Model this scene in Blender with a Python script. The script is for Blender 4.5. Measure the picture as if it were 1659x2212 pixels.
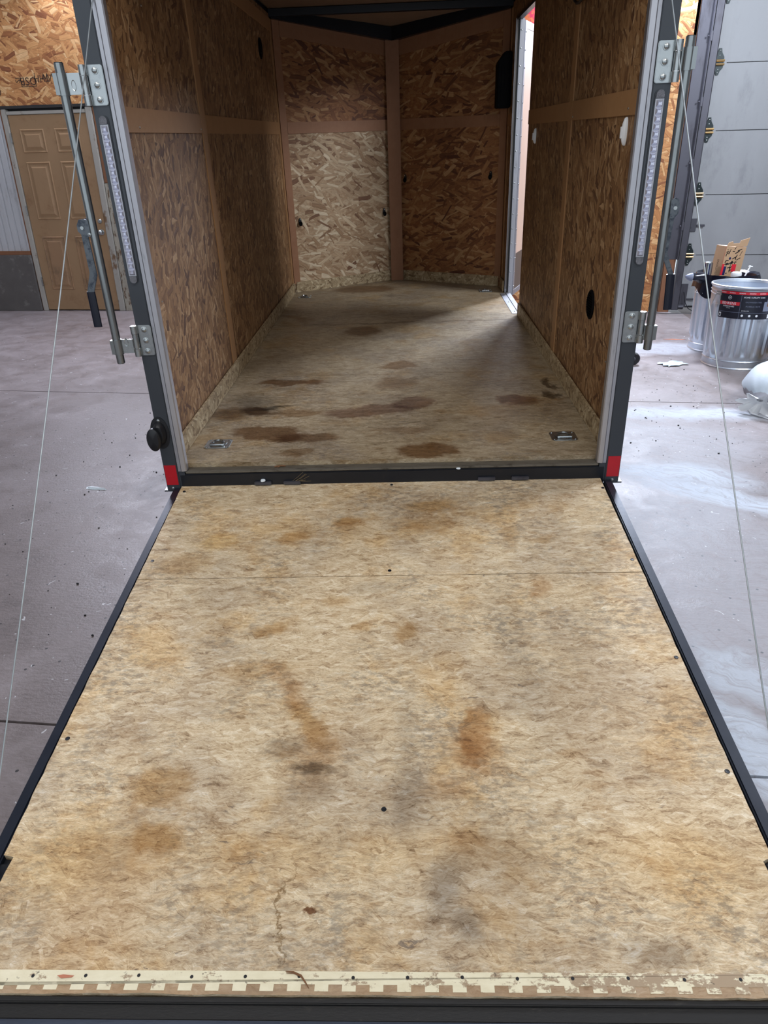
import bpy, bmesh, math, random
from mathutils import Matrix, Vector
C = bpy.context.scene.collection
S = bpy.context.scene
for o in list(bpy.data.objects): bpy.data.objects.remove(o)

# ------------------------------------------------------------ camera, world, light
# trailer frame (nose up, slightly turned against the shop) inside the shop frame
TR = Matrix(((0.99525242, -0.09678328, -0.01027725), (0.09627257, 0.99446623, -0.04205363), (0.01429046, 0.04086455, 0.9990625)))
TM = Matrix.Translation((0, 0, 0.418)) @ TR.to_4x4()
cam = bpy.data.cameras.new('camera'); co = bpy.data.objects.new('camera', cam); C.objects.link(co)
cm = Matrix(((0.99913618, 0.01824829, 0.03733501, 0.08063469), (0.02445115, 0.46829323, -0.88323473, -2.61567682),
             (-0.03360125, 0.88338466, 0.46744252, 1.16414261), (0, 0, 0, 1)))
co.matrix_world = TM @ cm
cam.sensor_fit = 'VERTICAL'; cam.sensor_height = 36; cam.lens = 1534 / 2212 * 36; cam.clip_start = .02; cam.clip_end = 200
S.camera = co
W = bpy.data.worlds.new('daylight'); S.world = W; W.use_nodes = True
bg = W.node_tree.nodes['Background']; bg.inputs[0].default_value = (.80, .90, 1.0, 1); bg.inputs[1].default_value = 1.2

def area(name, loc, target, sx, sy, power, col):
    L = bpy.data.lights.new(name, 'AREA'); L.shape = 'RECTANGLE'; L.size = sx; L.size_y = sy; L.energy = power; L.color = col
    o = bpy.data.objects.new(name, L); C.objects.link(o); o.location = loc
    o.rotation_euler = (Vector(target) - Vector(loc)).to_track_quat('-Z', 'Y').to_euler()
    return o
area('transom_daylight', (1.85, 5.82, 3.35), (0.9, 1.2, 1.4), 1.1, .7, 640, (.74, .83, 1))       # high window over the overhead door
area('left_window_daylight', (-3.2, 5.82, 3.7), (-2.6, 1.2, 1.6), 2.4, .8, 420, (.80, .84, 1))
area('right_window_daylight', (3.9, 1.7, 3.5), (0, 3.6, .8), 1.4, 1.0, 170, (.85, .91, 1))
area('ramp_fill', (-1.2, -2.6, 4.3), (0, -.6, 0), 2.4, .5, 55, (1, .97, .93))  # added fill over the ramp and trailer mouth, no known fixture there
area('ramp_fill', (1.6, -2.6, 4.3), (0, -.6, 0), 2.4, .5, 55, (1, .97, .93))
S.view_settings.view_transform = 'Standard'; S.view_settings.look = 'None'; S.view_settings.gamma = 1
S.view_settings.use_curve_mapping = False; S.view_settings.exposure = 0.0

# ------------------------------------------------------------ material helpers
def lin(c):
    c = [x / 255 for x in c[:3]]
    return tuple((x / 12.92 if x <= .04045 else ((x + .055) / 1.055) ** 2.4) for x in c) + (1,)
class NT:
    def __init__(s, name, rough=.6, metal=0, spec=.5):
        s.m = bpy.data.materials.new(name); s.m.use_nodes = True; s.t = s.m.node_tree
        s.b = s.t.nodes['Principled BSDF']
        s.b.inputs['Roughness'].default_value = rough; s.b.inputs['Metallic'].default_value = metal
        s.b.inputs['Specular IOR Level'].default_value = spec
    def put(s, sock, v):
        if isinstance(v, bpy.types.NodeSocket): s.t.links.new(v, sock)
        elif v is not None:
            if hasattr(sock.default_value, '__len__') and not hasattr(v, '__len__'): v = (v,) * len(sock.default_value)
            sock.default_value = v
    def n(s, typ, ins={}, **kw):
        nd = s.t.nodes.new(typ)
        for k, v in kw.items(): setattr(nd, k, v)
        for k, v in ins.items(): s.put(nd.inputs[k], v)
        return nd
    def math(s, op, a, b=0, c=None, clamp=False):
        d = {0: a, 1: b}
        if c is not None: d[2] = c
        return s.n('ShaderNodeMath', d, operation=op, use_clamp=clamp).outputs[0]
    def uv(s): return s.n('ShaderNodeUVMap').outputs[0]
    def vm(s, op, a, b=None):
        d = {0: a}
        if b is not None: d[1] = b
        nd = s.n('ShaderNodeVectorMath', d, operation=op)
        return nd.outputs['Value'] if op in ('LENGTH', 'DISTANCE', 'DOT_PRODUCT') else nd.outputs[0]
    def noise(s, vec, scale, detail=3, rough=.55, dist=0, dim='3D', out=0):
        return s.n('ShaderNodeTexNoise', {'Vector': vec, 'Scale': scale, 'Detail': detail, 'Roughness': rough, 'Distortion': dist}, noise_dimensions=dim).outputs[out]
    def ramp(s, fac, stops, interp='LINEAR'):
        nd = s.n('ShaderNodeValToRGB', {0: fac}); r = nd.color_ramp; r.interpolation = interp
        while len(r.elements) < len(stops): r.elements.new(.5)
        for e, (p, c) in zip(r.elements, stops): e.position = p; e.color = c if len(c) == 4 else (*c, 1)
        return nd.outputs[0]
    def mix(s, f, a, b, blend='MIX'):
        nd = s.n('ShaderNodeMix', data_type='RGBA', blend_type=blend)
        s.put(nd.inputs[0], f); s.put(nd.inputs[6], a); s.put(nd.inputs[7], b); return nd.outputs[2]
    def mixf(s, f, a, b):
        nd = s.n('ShaderNodeMix'); s.put(nd.inputs[0], f); s.put(nd.inputs[2], a); s.put(nd.inputs[3], b); return nd.outputs[0]
    def mr(s, v, a, b, c=0, d=1, smooth=True):
        return s.n('ShaderNodeMapRange', {0: v, 1: a, 2: b, 3: c, 4: d}, interpolation_type='SMOOTHSTEP' if smooth else 'LINEAR').outputs[0]
    def grey(s, v):
        return s.n('ShaderNodeCombineColor', {0: v, 1: v, 2: v}).outputs[0]
    def bump(s, h, strength=.3, dist=.002):
        s.put(s.b.inputs['Normal'], s.n('ShaderNodeBump', {'Height': h, 'Strength': strength, 'Distance': dist}).outputs[0])
    def col(s, c): s.put(s.b.inputs['Base Color'], c)

def flake_group():
    """one layer of wood strands: every cell carries one straight flake of its own angle and tone"""
    g = bpy.data.node_groups.new('strand_layer', 'ShaderNodeTree')
    I = g.interface
    for nm, t, d in (('Vector', 'NodeSocketVector', None), ('Seed', 'NodeSocketFloat', 0), ('Length', 'NodeSocketFloat', .5), ('Width', 'NodeSocketFloat', .1),
                  ('Mean', 'NodeSocketFloat', 0), ('Spread', 'NodeSocketFloat', 2)):
        q = I.new_socket(nm, in_out='INPUT', socket_type=t)
        if d is not None: q.default_value = d
    for nm, t in (('Mask', 'NodeSocketFloat'), ('Tone', 'NodeSocketFloat'), ('Edge', 'NodeSocketFloat'), ('Local', 'NodeSocketVector')):
        I.new_socket(nm, in_out='OUTPUT', socket_type=t)
    h = NT.__new__(NT); h.t = g
    gi = g.nodes.new('NodeGroupInput'); go = g.nodes.new('NodeGroupOutput'); i = gi.outputs
    off = h.n('ShaderNodeCombineXYZ', {0: h.math('MULTIPLY', i['Seed'], 7.31), 1: h.math('MULTIPLY', i['Seed'], 3.77)}).outputs[0]
    p = h.vm('ADD', i['Vector'], off)
    v = h.n('ShaderNodeTexVoronoi', {'Vector': p, 'Scale': 1.0}, voronoi_dimensions='2D', feature='F1')
    d = h.vm('SUBTRACT', p, v.outputs['Position'])
    sc = h.n('ShaderNodeSeparateColor', {0: v.outputs['Color']}).outputs
    ang = h.math('MULTIPLY_ADD', h.math('SUBTRACT', sc[0], .5), i['Spread'], i['Mean'])
    r = h.n('ShaderNodeVectorRotate', {'Vector': d, 'Angle': ang}, rotation_type='Z_AXIS').outputs[0]
    x = h.n('ShaderNodeSeparateXYZ', {0: r}).outputs
    L = h.math('MULTIPLY', i['Length'], h.math('MULTIPLY_ADD', sc[1], .6, .5))
    Wd = h.math('MULTIPLY', i['Width'], h.math('MULTIPLY_ADD', sc[2], 1.1, .4))
    # pointed, slightly bowed ends
    ex = h.math('SUBTRACT', 1, h.math('DIVIDE', h.math('ABSOLUTE', x[0]), L))
    ey = h.math('SUBTRACT', 1, h.math('DIVIDE', h.math('ABSOLUTE', x[1]), Wd))
    e = h.math('MINIMUM', h.math('MULTIPLY', ex, 3.0), ey)
    mask = h.math('GREATER_THAN', e, 0)
    tone = h.math('FRACT', h.math('ADD', h.math('MULTIPLY', sc[1], 5.3), sc[2]))
    loc = h.vm('ADD', r, h.n('ShaderNodeCombineXYZ', {0: h.math('MULTIPLY', sc[2], 40), 1: h.math('MULTIPLY', sc[1], 40)}).outputs[0])
    for k, s_ in (('Mask', mask), ('Tone', tone), ('Edge', h.math('MULTIPLY', e, 3, clamp=True)), ('Local', loc)): g.links.new(s_, go.inputs[k])
    return g
FG = flake_group()

def strands(N, uv, cell, L, Wd, mean, spread, layers, base=None):
    """stack of strand layers -> tone, edge, strand-local vector"""
    p = N.vm('MULTIPLY', uv, (1 / cell,) * 3)
    wob = N.noise(uv, 6 / cell / 10, 2, out='Color')
    p = N.vm('ADD', p, N.vm('MULTIPLY', N.vm('SUBTRACT', wob, (.5, .5, .5)), (.35, .35, 0)))
    tone = N.noise(N.vm('MULTIPLY', uv, (40, 40, 1)), 1, 1) if base is None else base
    edge = 1.0; loc = p
    for k in range(layers):
        g = N.n('ShaderNodeGroup', node_tree=FG)
        for nm, v in (('Vector', p), ('Seed', k + 1.37), ('Length', L), ('Width', Wd), ('Mean', mean if k % 3 else mean + .5), ('Spread', spread)): N.put(g.inputs[nm], v)
        tone = N.mixf(g.outputs['Mask'], tone, g.outputs['Tone']); edge = N.mixf(g.outputs['Mask'], edge, g.outputs['Edge'])
        nd = N.n('ShaderNodeMix', data_type='VECTOR'); N.put(nd.inputs[0], g.outputs['Mask']); N.put(nd.inputs[4], loc); N.put(nd.inputs[5], g.outputs['Local']); loc = nd.outputs[1]
    grain = N.noise(N.vm('MULTIPLY', loc, (1.5, 26, 1)), 1.0, 3, .6)
    return tone, edge, grain

def blobs(N, col, uv, spots, jit=.05):
    """dirt and damp stains: (u, v, radius u, radius v, angle, colour, strength, softness)"""
    w = N.vm('MULTIPLY', N.vm('SUBTRACT', N.noise(uv, 7, 4, .6, out='Color'), (.5, .5, .5)), (jit * 4, jit * 3, 0))
    w2 = N.vm('MULTIPLY', N.vm('SUBTRACT', N.noise(uv, 38, 4, .7, out='Color'), (.5, .5, .5)), (.05, .03, 0))
    q = N.vm('ADD', N.vm('ADD', uv, w), w2)
    for (u, v, ru, rv, a, c, st, so) in spots:
        d = N.n('ShaderNodeVectorRotate', {'Vector': N.vm('SUBTRACT', q, (u, v, 0)), 'Angle': -a}, rotation_type='Z_AXIS').outputs[0]
        r = N.vm('LENGTH', N.vm('MULTIPLY', d, (1 / ru, 1 / rv, 0)))
        col = N.mix(N.mr(r, 1 + so, 1 - so, 0, st), col, N.mix(1, col, lin(c), 'MULTIPLY'))
    return col

def osb(name, pal, cell=.09, L=.60, Wd=.11, mean=1.57, spread=2.2, layers=7, rough=.6, spots=(), contrast=.35, bump=.35, blot=None, spec=.35):
    N = NT(name, rough, 0, spec); uv = N.uv()
    tone, edge, grain = strands(N, uv, cell, L, Wd, mean, spread, layers)
    n = len(pal)
    col = N.ramp(N.math('MULTIPLY_ADD', N.math('SUBTRACT', grain, .5), .35, tone), [(i / (n - 1), lin(c)) for i, c in enumerate(pal)])
    col = N.mix(1, col, N.grey(N.math('MULTIPLY_ADD', grain, contrast * 1.2, 1 - contrast * .6)), 'MULTIPLY')
    col = N.mix(1, col, N.grey(N.math('MULTIPLY_ADD', edge, .28, .72)), 'MULTIPLY')
    big = N.noise(uv, 1.7, 3, .6)
    col = N.mix(1, col, N.grey(N.math('MULTIPLY_ADD', big, .5, .75)), 'MULTIPLY')
    if blot: col = N.mix(N.mr(N.noise(N.vm('MULTIPLY', uv, (1, 1.3, 1)), 4.5, 5, .65), .52, .72, 0, blot[1]), col, lin(blot[0]))
    if spots: col = blobs(N, col, uv, spots)
    N.col(col); N.bump(N.math('ADD', N.math('MULTIPLY', edge, .6), N.math('ADD', N.math('MULTIPLY', tone, .5), N.math('MULTIPLY', grain, .5))), bump, .0015)
    return N.m

def worn_osb(name, pal, spots=(), cell=.045, ang=0.0, contrast=.5, rough=.75, dirt=.35, jit=.05, dirtcol=(112, 104, 94), band=None):
    """walked-on floor sheathing: thin bleached strands running mostly across"""
    N = NT(name, rough, 0, .25); uv = N.uv()
    uvd = N.vm('ADD', uv, N.vm('MULTIPLY', N.vm('SUBTRACT', N.noise(uv, 13, 3, out='Color'), (.5, .5, .5)), (.02, .05, 0)))
    tone, edge, grain = strands(N, uv, cell, .75, .12, ang, 1.5, 6)
    f1 = N.noise(N.vm('MULTIPLY', uvd, (24, 170, 1)), 1, 6, .68)
    f2 = N.noise(N.vm('MULTIPLY', uvd, (9, 38, 1)), 1, 5, .62)
    f3 = N.noise(N.vm('MULTIPLY', uvd, (55, 130, 1)), 1, 4, .65, 2.2)
    v = N.math('ADD', N.math('MULTIPLY', tone, .13), N.math('ADD', N.math('MULTIPLY', f1, .40), N.math('ADD', N.math('MULTIPLY', f2, .36), N.math('MULTIPLY', f3, .36))))
    v = N.math('MULTIPLY_ADD', N.math('SUBTRACT', grain, .5), .30, v)
    n = len(pal)
    col = N.ramp(N.mr(v, .44, .80, smooth=False), [(i / (n - 1), lin(c)) for i, c in enumerate(pal)])
    ed = N.math('MULTIPLY_ADD', edge, .10, .90)
    col = N.mix(1, col, N.grey(ed), 'MULTIPLY')
    # fine dark fibres
    fib = N.noise(N.vm('MULTIPLY', uvd, (60, 260, 1)), 1, 4, .7)
    col = N.mix(N.mr(fib, .58, .70, 0, .6), col, lin(pal[0]))
    # grey tread dirt
    d = N.math('MULTIPLY', N.mr(N.noise(uv, 3.1, 4, .6), .42, .66), N.mr(N.noise(N.vm('MULTIPLY', uv, (30, 60, 1)), 1, 4, .75), .44, .62))
    col = N.mix(N.math('MULTIPLY', d, dirt), col, lin(dirtcol))
    # bleached grey and warm honey areas
    g1 = N.noise(uv, 2.3, 5, .62); g2 = N.noise(N.vm('ADD', uv, (9, 4, 0)), 3.1, 5, .65); g3 = N.noise(N.vm('MULTIPLY', N.vm('ADD', uv, (3, 7, 0)), (1, 1.8, 1)), 7, 5, .7)
    col = N.mix(N.mr(g1, .44, .60, 0, .55), col, N.mix(1, col, lin((214, 214, 222)), 'MULTIPLY'))
    col = N.mix(N.mr(g2, .50, .66, 0, .55), col, N.mix(1, col, lin((248, 224, 180)), 'MULTIPLY'))
    col = N.mix(N.mr(g3, .54, .68, 0, .6), col, N.mix(1, col, lin((216, 198, 176)), 'MULTIPLY'))
    sc = N.noise(N.vm('MULTIPLY', uvd, (16, 70, 1)), 1, 6, .8, 1.0)
    col = N.mix(N.math('MULTIPLY', N.mr(sc, .58, .66, 0, .75), N.mr(N.noise(N.vm('ADD', uv, (5, 1, 0)), 4.2, 3), .48, .6)), col, lin((104, 92, 84)))
    if spots: col = blobs(N, col, uv, spots, jit)
    if band is not None:
        yy = N.n('ShaderNodeSeparateXYZ', {0: uv}).outputs[1]
        col = N.mix(N.mr(yy, band + .002, band - .002, 0, .75), col, N.mix(f2, lin((120, 92, 68)), lin((186, 156, 124))))
    N.col(col); N.bump(N.math('ADD', f1, N.math('MULTIPLY', edge, .4)), .30, .0012)
    return N.m

def plain(name, c, rough=.5, metal=0, var=.12, scale=9, stretch=(1, 1, 1), spec=.5, bump=0, rvar=.15, c2=None, thr=(.5, .7)):
    N = NT(name, rough, metal, spec)
    tc = N.n('ShaderNodeTexCoord').outputs['Object']
    p = N.vm('MULTIPLY', tc, stretch)
    f = N.noise(p, scale, 5, .6)
    col = N.mix(1, lin(c), N.grey(N.math('MULTIPLY_ADD', f, var * 2, 1 - var)), 'MULTIPLY')
    if c2: col = N.mix(N.mr(N.noise(p, scale * 1.7, 5, .7), *thr), col, lin(c2))
    N.col(col); N.put(N.b.inputs['Roughness'], N.math('MULTIPLY_ADD', f, rvar, rough - rvar / 2, clamp=True))
    if bump: N.bump(N.noise(p, scale * 5, 4, .7), bump, .002)
    return N.m

def lauan(name, c, d):
    N = NT(name, .55, 0, .3); uv = N.uv()
    # grain runs along the longer side through the object's own uv
    f = N.noise(N.vm('MULTIPLY', uv, (14, 14, 1)), 1, 4, .6, 1.2)
    g = N.noise(N.vm('MULTIPLY', uv, (220, 9, 1)), 1, 3, .6)
    col = N.mix(N.math('ADD', N.math('MULTIPLY', f, .5), N.math('MULTIPLY', g, .4)), lin(c), lin(d))
    N.col(col); N.bump(g, .1, .001); return N.m

M = {}
M['wall_osb'] = osb('side_wall_osb', [(90, 60, 40), (112, 78, 51), (126, 91, 59), (137, 101, 66), (145, 108, 72), (153, 116, 78), (161, 125, 87), (180, 146, 108)], cell=.07, L=.9, Wd=.14, spread=2.0, contrast=.6, bump=.5, layers=7)
M['nose_osb_lit'] = osb('nose_wall_lit_osb', [(116, 80, 56), (142, 110, 80), (158, 126, 94), (168, 138, 106), (176, 148, 116), (186, 160, 128), (196, 172, 140), (208, 188, 158)], mean=0, spread=1.3, cell=.11, L=.95, Wd=.10, contrast=.65, bump=.5, layers=7)  # same nose strand board, side-door light painted in as a paler palette
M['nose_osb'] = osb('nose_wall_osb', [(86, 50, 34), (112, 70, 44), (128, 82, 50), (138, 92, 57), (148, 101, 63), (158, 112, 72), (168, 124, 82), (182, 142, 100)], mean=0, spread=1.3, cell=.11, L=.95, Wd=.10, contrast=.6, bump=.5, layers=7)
M['shop_osb'] = osb('shop_wall_osb', [(132, 80, 52), (160, 104, 64), (178, 122, 76), (190, 134, 84), (200, 144, 92), (208, 154, 100), (216, 166, 112), (228, 186, 136)], cell=.13, L=.95, Wd=.13, mean=0, spread=1.8, contrast=.55, bump=.5, layers=7)
M['kick_osb'] = osb('kick_board_osb', [(120, 98, 70), (152, 130, 98), (170, 148, 114), (182, 162, 128), (202, 184, 150)], cell=.05, mean=0, spread=2.4, Wd=.12, bump=.2)
BR = (222, 200, 166); BRD = (214, 190, 164); GY = (200, 200, 204); OR = (244, 224, 184)
ramp_spots = [(.16, -.18, .11, .045, .2, BR, .9, .5), (.14, -.30, .10, .05, 0, BR, .7, .6), (-.62, -.39, .085, .055, .1, OR, .8, .35), (-.16, -.28, .05, .03, .3, BR, .8, .5), (-.14, -.33, .05, .05, 1, BR, .5, .7),
    (-.35, -.38, .05, .03, .3, BR, .8, .5), (.44, -.37, .03, .07, 0, BR, .7, .8), (.55, -.41, .035, .03, 0, BR, .7, .6), (.49, -.67, .025, .05, -.1, BRD, .7, .6), (-.72, -.52, .10, .05, .2, BR, .6, .6),
    (-.36, -.85, .07, .03, .4, BR, .8, .4), (-.07, -.86, .04, .02, 0, BR, .7, .4), (.06, -.885, .045, .035, .5, BR, .85, .4), (-.16, -.73, .05, .03, 0, BR, .6, .6),
    (-.27, -1.10, .10, .025, -.9, BRD, .7, .6), (-.19, -1.22, .10, .035, -1.0, BR, .9, .5), (-.38, -1.03, .13, .03, .1, BR, .6, .7), (-.17, -1.33, .10, .05, 1.3, BRD, .6, .8),
    (.245, -1.26, .038, .11, -.15, BRD, .85, .3), (.245, -1.33, .055, .06, 0, BRD, .5, .5), (.21, -1.31, .04, .05, 0, BRD, .4, .6), (-.55, -1.41, .075, .055, .4, BR, .85, .4), (-.52, -1.545, .06, .04, .2, BR, .85, .4),
    (.15, -1.42, .06, .03, 0, BRD, .6, .7), (.06, -1.30, .03, .20, 0, GY, .5, .9), (.08, -1.46, .07, .06, 0, GY, .55, .8), (.38, -.95, .05, .28, .05, GY, .45, .9), (-.05, -.66, .09, .03, .1, GY, .45, .6),
    (-.70, -1.60, .15, .10, .2, OR, .6, .7), (.70, -1.62, .15, .10, 0, OR, .5, .8), (.14, -1.66, .04, .08, -.5, GY, .9, .6), (.19, -1.735, .04, .03, -.4, GY, 1, .6), (-.6, -1.74, .10, .12, 0, BRD, .4, .9),
    (.55, -1.79, .06, .03, 0, GY, .8, .6), (-.18, -1.42, .06, .04, 0, GY, .5, .8), (0, -1.58, .75, .05, 0, OR, .35, .8), (-.142, -1.714, .022, .006, .15, (150, 116, 92), .95, .3), (-.205, -1.71, .0032, .11, -.06, (190, 178, 160), .9, .5), (-.25, -1.30, .05, .03, .2, (176, 166, 158), .7, .7), (-.17, -1.36, .05, .016, 0, (140, 134, 130), .8, .6), (.25, -1.55, .06, .14, .3, GY, .4, .9), (.62, -1.25, .12, .25, 0, BR, .25, .9)]
M['ramp_osb'] = worn_osb('ramp_worn_osb', [(130, 104, 76), (182, 156, 122), (208, 185, 150), (224, 205, 173), (240, 226, 202)], ramp_spots, jit=.03, dirt=.65, dirtcol=(128, 118, 104), band=-1.843)
DK = (182, 158, 136); D2 = (204, 184, 162); G2 = (150, 154, 160)
floor_spots = [(-.55, .36, .18, .085, -.35, DK, 1, .2), (-.38, .30, .14, .06, -.1, DK, .9, .3), (-.10, .63, .22, .075, .12, (196, 178, 172), 1, .2), (.10, .73, .11, .07, .2, (196, 178, 172), 1, .2), (.62, .74, .11, .07, -.1, DK, 1, .22),
    (.16, .13, .13, .075, 0, DK, 1, .25), (-.55, 1.11, .18, .055, 0, DK, 1, .25), (-.46, .62, .12, .045, 0, D2, .9, .3), (-.79, .63, .10, .07, 0, (158, 130, 90), .8, .5), (-.66, .66, .10, .05, -.4, (120, 92, 66), .9, .4), (-.70, .78, .09, .12, .5, G2, .7, .9), (-.58, .69, .10, .02, .2, (110, 110, 110), .8, .7),
    (.03, 1.38, .10, .075, 0, D2, 1, .25), (.02, 1.06, .10, .12, .3, D2, .8, .5), (-.22, 2.22, .11, .13, 0, DK, 1, .3), (-.28, 3.72, .26, .16, 0, DK, 1, .3), (-.40, .14, .06, .03, 0, D2, .8, .3), (.06, .37, .12, .04, 0, D2, .6, .4), (-.72, 2.65, .05, .16, .8, D2, .7, .6),
    (.82, .98, .022, .09, .1, (120, 110, 100), .9, .4), (.80, .80, .03, .05, .4, (120, 112, 106), .9, .5), (.6, .55, .25, .1, 0, D2, .3, .9), (0, 2.44, .85, .012, 0, (170, 160, 150), .8, .8), (-.05, .02, .9, .02, 0, (170, 140, 100), .6, .8), (.75, 3.1, .2, .3, 0, D2, .4, .9)]
M['floor_osb'] = worn_osb('trailer_floor_osb', [(104, 86, 62), (142, 124, 96), (164, 146, 118), (180, 163, 136), (196, 182, 158)], floor_spots, jit=.05, dirt=.5, rough=.42, dirtcol=(112, 104, 96))
M['batten'] = lauan('lauan_batten', (150, 108, 70), (180, 140, 98))
M['nose_batten'] = lauan('nose_lauan', (134, 92, 64), (166, 122, 92))
M['ceil_ply'] = lauan('ceiling_lauan', (120, 98, 78), (150, 126, 104))
M['charcoal'] = plain('charcoal_paint', (58, 62, 68), .32, .2, .08, 5)
M['alu'] = plain('weathered_aluminium', (178, 178, 184), .42, .85, .16, 6, (3, 3, .6), c2=(130, 130, 134), thr=(.55, .8))
M['alu_dark'] = plain('mill_finish_return', (122, 116, 112), .38, .75, .14, 6)
M['galv'] = plain('zinc_plated_steel', (176, 180, 180), .28, .95, .12, 12, c2=(140, 146, 152), thr=(.5, .8))
M['galv_dull'] = plain('dull_mottled_steel', (104, 110, 116), .42, .75, .3, 22, c2=(66, 72, 82), thr=(.45, .65))
M['tube_steel'] = plain('bright_drawn_tube', (150, 154, 154), .26, .97, .15, 8, (1, 1, .2), c2=(112, 114, 112), thr=(.5, .75))
M['galv_can'] = plain('galvanised_can_steel', (208, 216, 226), .36, .8, .14, 5, (1, 1, .35), c2=(170, 178, 192), thr=(.55, .75))
M['steel_black'] = plain('black_painted_steel', (24, 27, 34), .34, .2, .2, 8, c2=(52, 46, 42), thr=(.6, .8))
M['rail_black'] = plain('blue_black_rail', (28, 34, 46), .36, .3, .2, 10, c2=(22, 26, 36), thr=(.5, .8), bump=.1)
M['flap'] = plain('blue_black_flap', (44, 54, 72), .42, .2, .2, 7, (1, 3, 1), c2=(40, 46, 60), thr=(.45, .8), bump=.2)
M['recess'] = plain('grimy_black_channel', (26, 25, 25), .6, .1, .35, 12, (1, 4, 1), c2=(62, 58, 52), thr=(.6, .8), bump=.3)
M['sill'] = plain('dusty_sill_plate', (104, 98, 88), .6, .3, .3, 10, (1, 4, 1), c2=(66, 60, 52), thr=(.5, .75), bump=.15)
M['rubber'] = plain('black_rubber', (16, 17, 22), .42, 0, .1, 8)
M['grip'] = plain('navy_vinyl_grip', (14, 18, 34), .3, 0, .1, 8)
M['dark_plastic'] = plain('dark_moulded_plastic', (5, 5, 7), .8, 0, .1, 8, spec=.15)  # black plastic, taken darker: the wall case's backlit shade is in the colour
M['white_plastic'] = plain('white_plastic', (236, 238, 240), .35, 0, .05, 8)
M['red'] = plain('red_reflective_tape', (176, 16, 30), .25, 0, .12, 40)
M['lens'] = plain('clear_led_lens', (196, 198, 214), .12, .55, .1, 60)
M['lens_frost'] = plain('pebbled_clear_lens', (120, 122, 130), .18, .5, .6, 260, bump=.8)
M['cable'] = plain('steel_cable', (164, 172, 176), .45, .6, .1, 20)
M['foam_white'] = plain('bag_white_weave', (178, 188, 196), .6, 0, .10, 12, bump=.25, c2=(150, 156, 164), thr=(.62, .8))
M['bag_grey'] = plain('bag_dirty_underside', (150, 150, 156), .7, 0, .2, 8, bump=.3)
M['door_tan'] = plain('tan_door_paint', (162, 130, 96), .55, 0, .08, 3, c2=(142, 108, 76), thr=(.5, .8))
M['door_stain'] = plain('tan_door_paint_worn', (158, 124, 92), .6, 0, .12, 3, c2=(122, 98, 74), thr=(.45, .7))
M['frame_white'] = plain('flaking_white_frame', (176, 172, 164), .5, .1, .15, 3, (1, 1, .5), c2=(120, 92, 66), thr=(.56, .66))
M['frame_top'] = plain('door_frame_dark', (46, 44, 44), .6, 0, .1, 5)
M['peeling'] = plain('peeling_white_board', (172, 166, 152), .7, 0, .2, 5, (3, 3, .8), c2=(104, 82, 62), thr=(.5, .58), bump=.4)
M['trim_wood'] = plain('rust_brown_wood_trim', (134, 90, 62), .65, 0, .2, 3, (6, 6, .6), c2=(88, 60, 46), thr=(.55, .75))
M['white_panel'] = plain('white_ribbed_panel', (196, 198, 202), .5, .1, .1, 3, (1, 1, .4), c2=(150, 148, 144), thr=(.55, .8))
M['curb'] = plain('dark_concrete_curb', (98, 94, 92), .85, 0, .3, 5, bump=.5, c2=(128, 124, 122), thr=(.55, .75))
M['gdoor'] = plain('overhead_door_panel', (156, 159, 163), .5, .2, .2, 2.2, (1, 1, .45), c2=(130, 133, 138), thr=(.5, .8), bump=.12)
M['track'] = plain('dark_track_steel', (84, 84, 92), .45, .6, .15, 4, (1, 1, .3), c2=(62, 60, 66), thr=(.5, .75))
M['brass'] = plain('brass_roller', (190, 160, 112), .3, .8, .1, 20)
M['hinge_dark'] = plain('dark_green_hinge', (30, 42, 44), .4, .4, .1, 20)
M['card'] = plain('brown_cardboard', (176, 144, 112), .8, 0, .08, 10)
M['card_in'] = plain('cardboard_edge', (214, 186, 160), .8, 0, .05, 10)
M['bagblack'] = plain('black_bin_liner', (14, 16, 30), .18, 0, .1, 8)
M['label_black'] = plain('black_label_paper', (16, 20, 36), .35, 0, .06, 10)
M['label_red'] = plain('red_label_ink', (206, 34, 50), .4, 0, .04, 10)
M['label_white'] = plain('white_label_ink', (232, 236, 242), .45, 0, .04, 10)
M['label_green'] = plain('green_label_ink', (40, 140, 96), .4, 0, .04, 10)
M['label_grey'] = plain('grey_label_ink', (120, 128, 150), .4, 0, .04, 10)
M['label_navy'] = plain('navy_label_ink', (24, 30, 78), .4, 0, .04, 10)
M['label_yellow'] = plain('yellow_label_ink', (214, 168, 66), .4, 0, .06, 10)
M['ink'] = plain('faded_black_ink', (60, 44, 34), .8, 0, .3, 20)
M['rust'] = plain('rust_mark', (188, 120, 92), .8, 0, .2, 10)
M['pale_film'] = plain('pale_plastic_film', (196, 216, 226), .22, 0, .2, 20)
M['straw'] = plain('dry_straw', (140, 120, 84), .8, 0, .1, 10)
M['splinter'] = plain('brown_splinter', (120, 82, 52), .8, 0, .2, 20)
M['paper'] = plain('white_paper', (226, 234, 240), .6, 0, .04, 10)
M['poster'] = plain('red_pink_cloth', (226, 60, 96), .7, 0, .1, 6, c2=(238, 130, 80), thr=(.48, .56))
M['plaster'] = plain('plain_shop_wall', (150, 148, 146), .8, 0, .1, 2)
M['ceil'] = plain('shop_ceiling_metal', (190, 192, 196), .6, .1, .06, 2)
M['wood_jamb'] = plain('lauan_door_skin', (188, 158, 140), .5, 0, .1, 4, (4, 4, .4))

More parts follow.
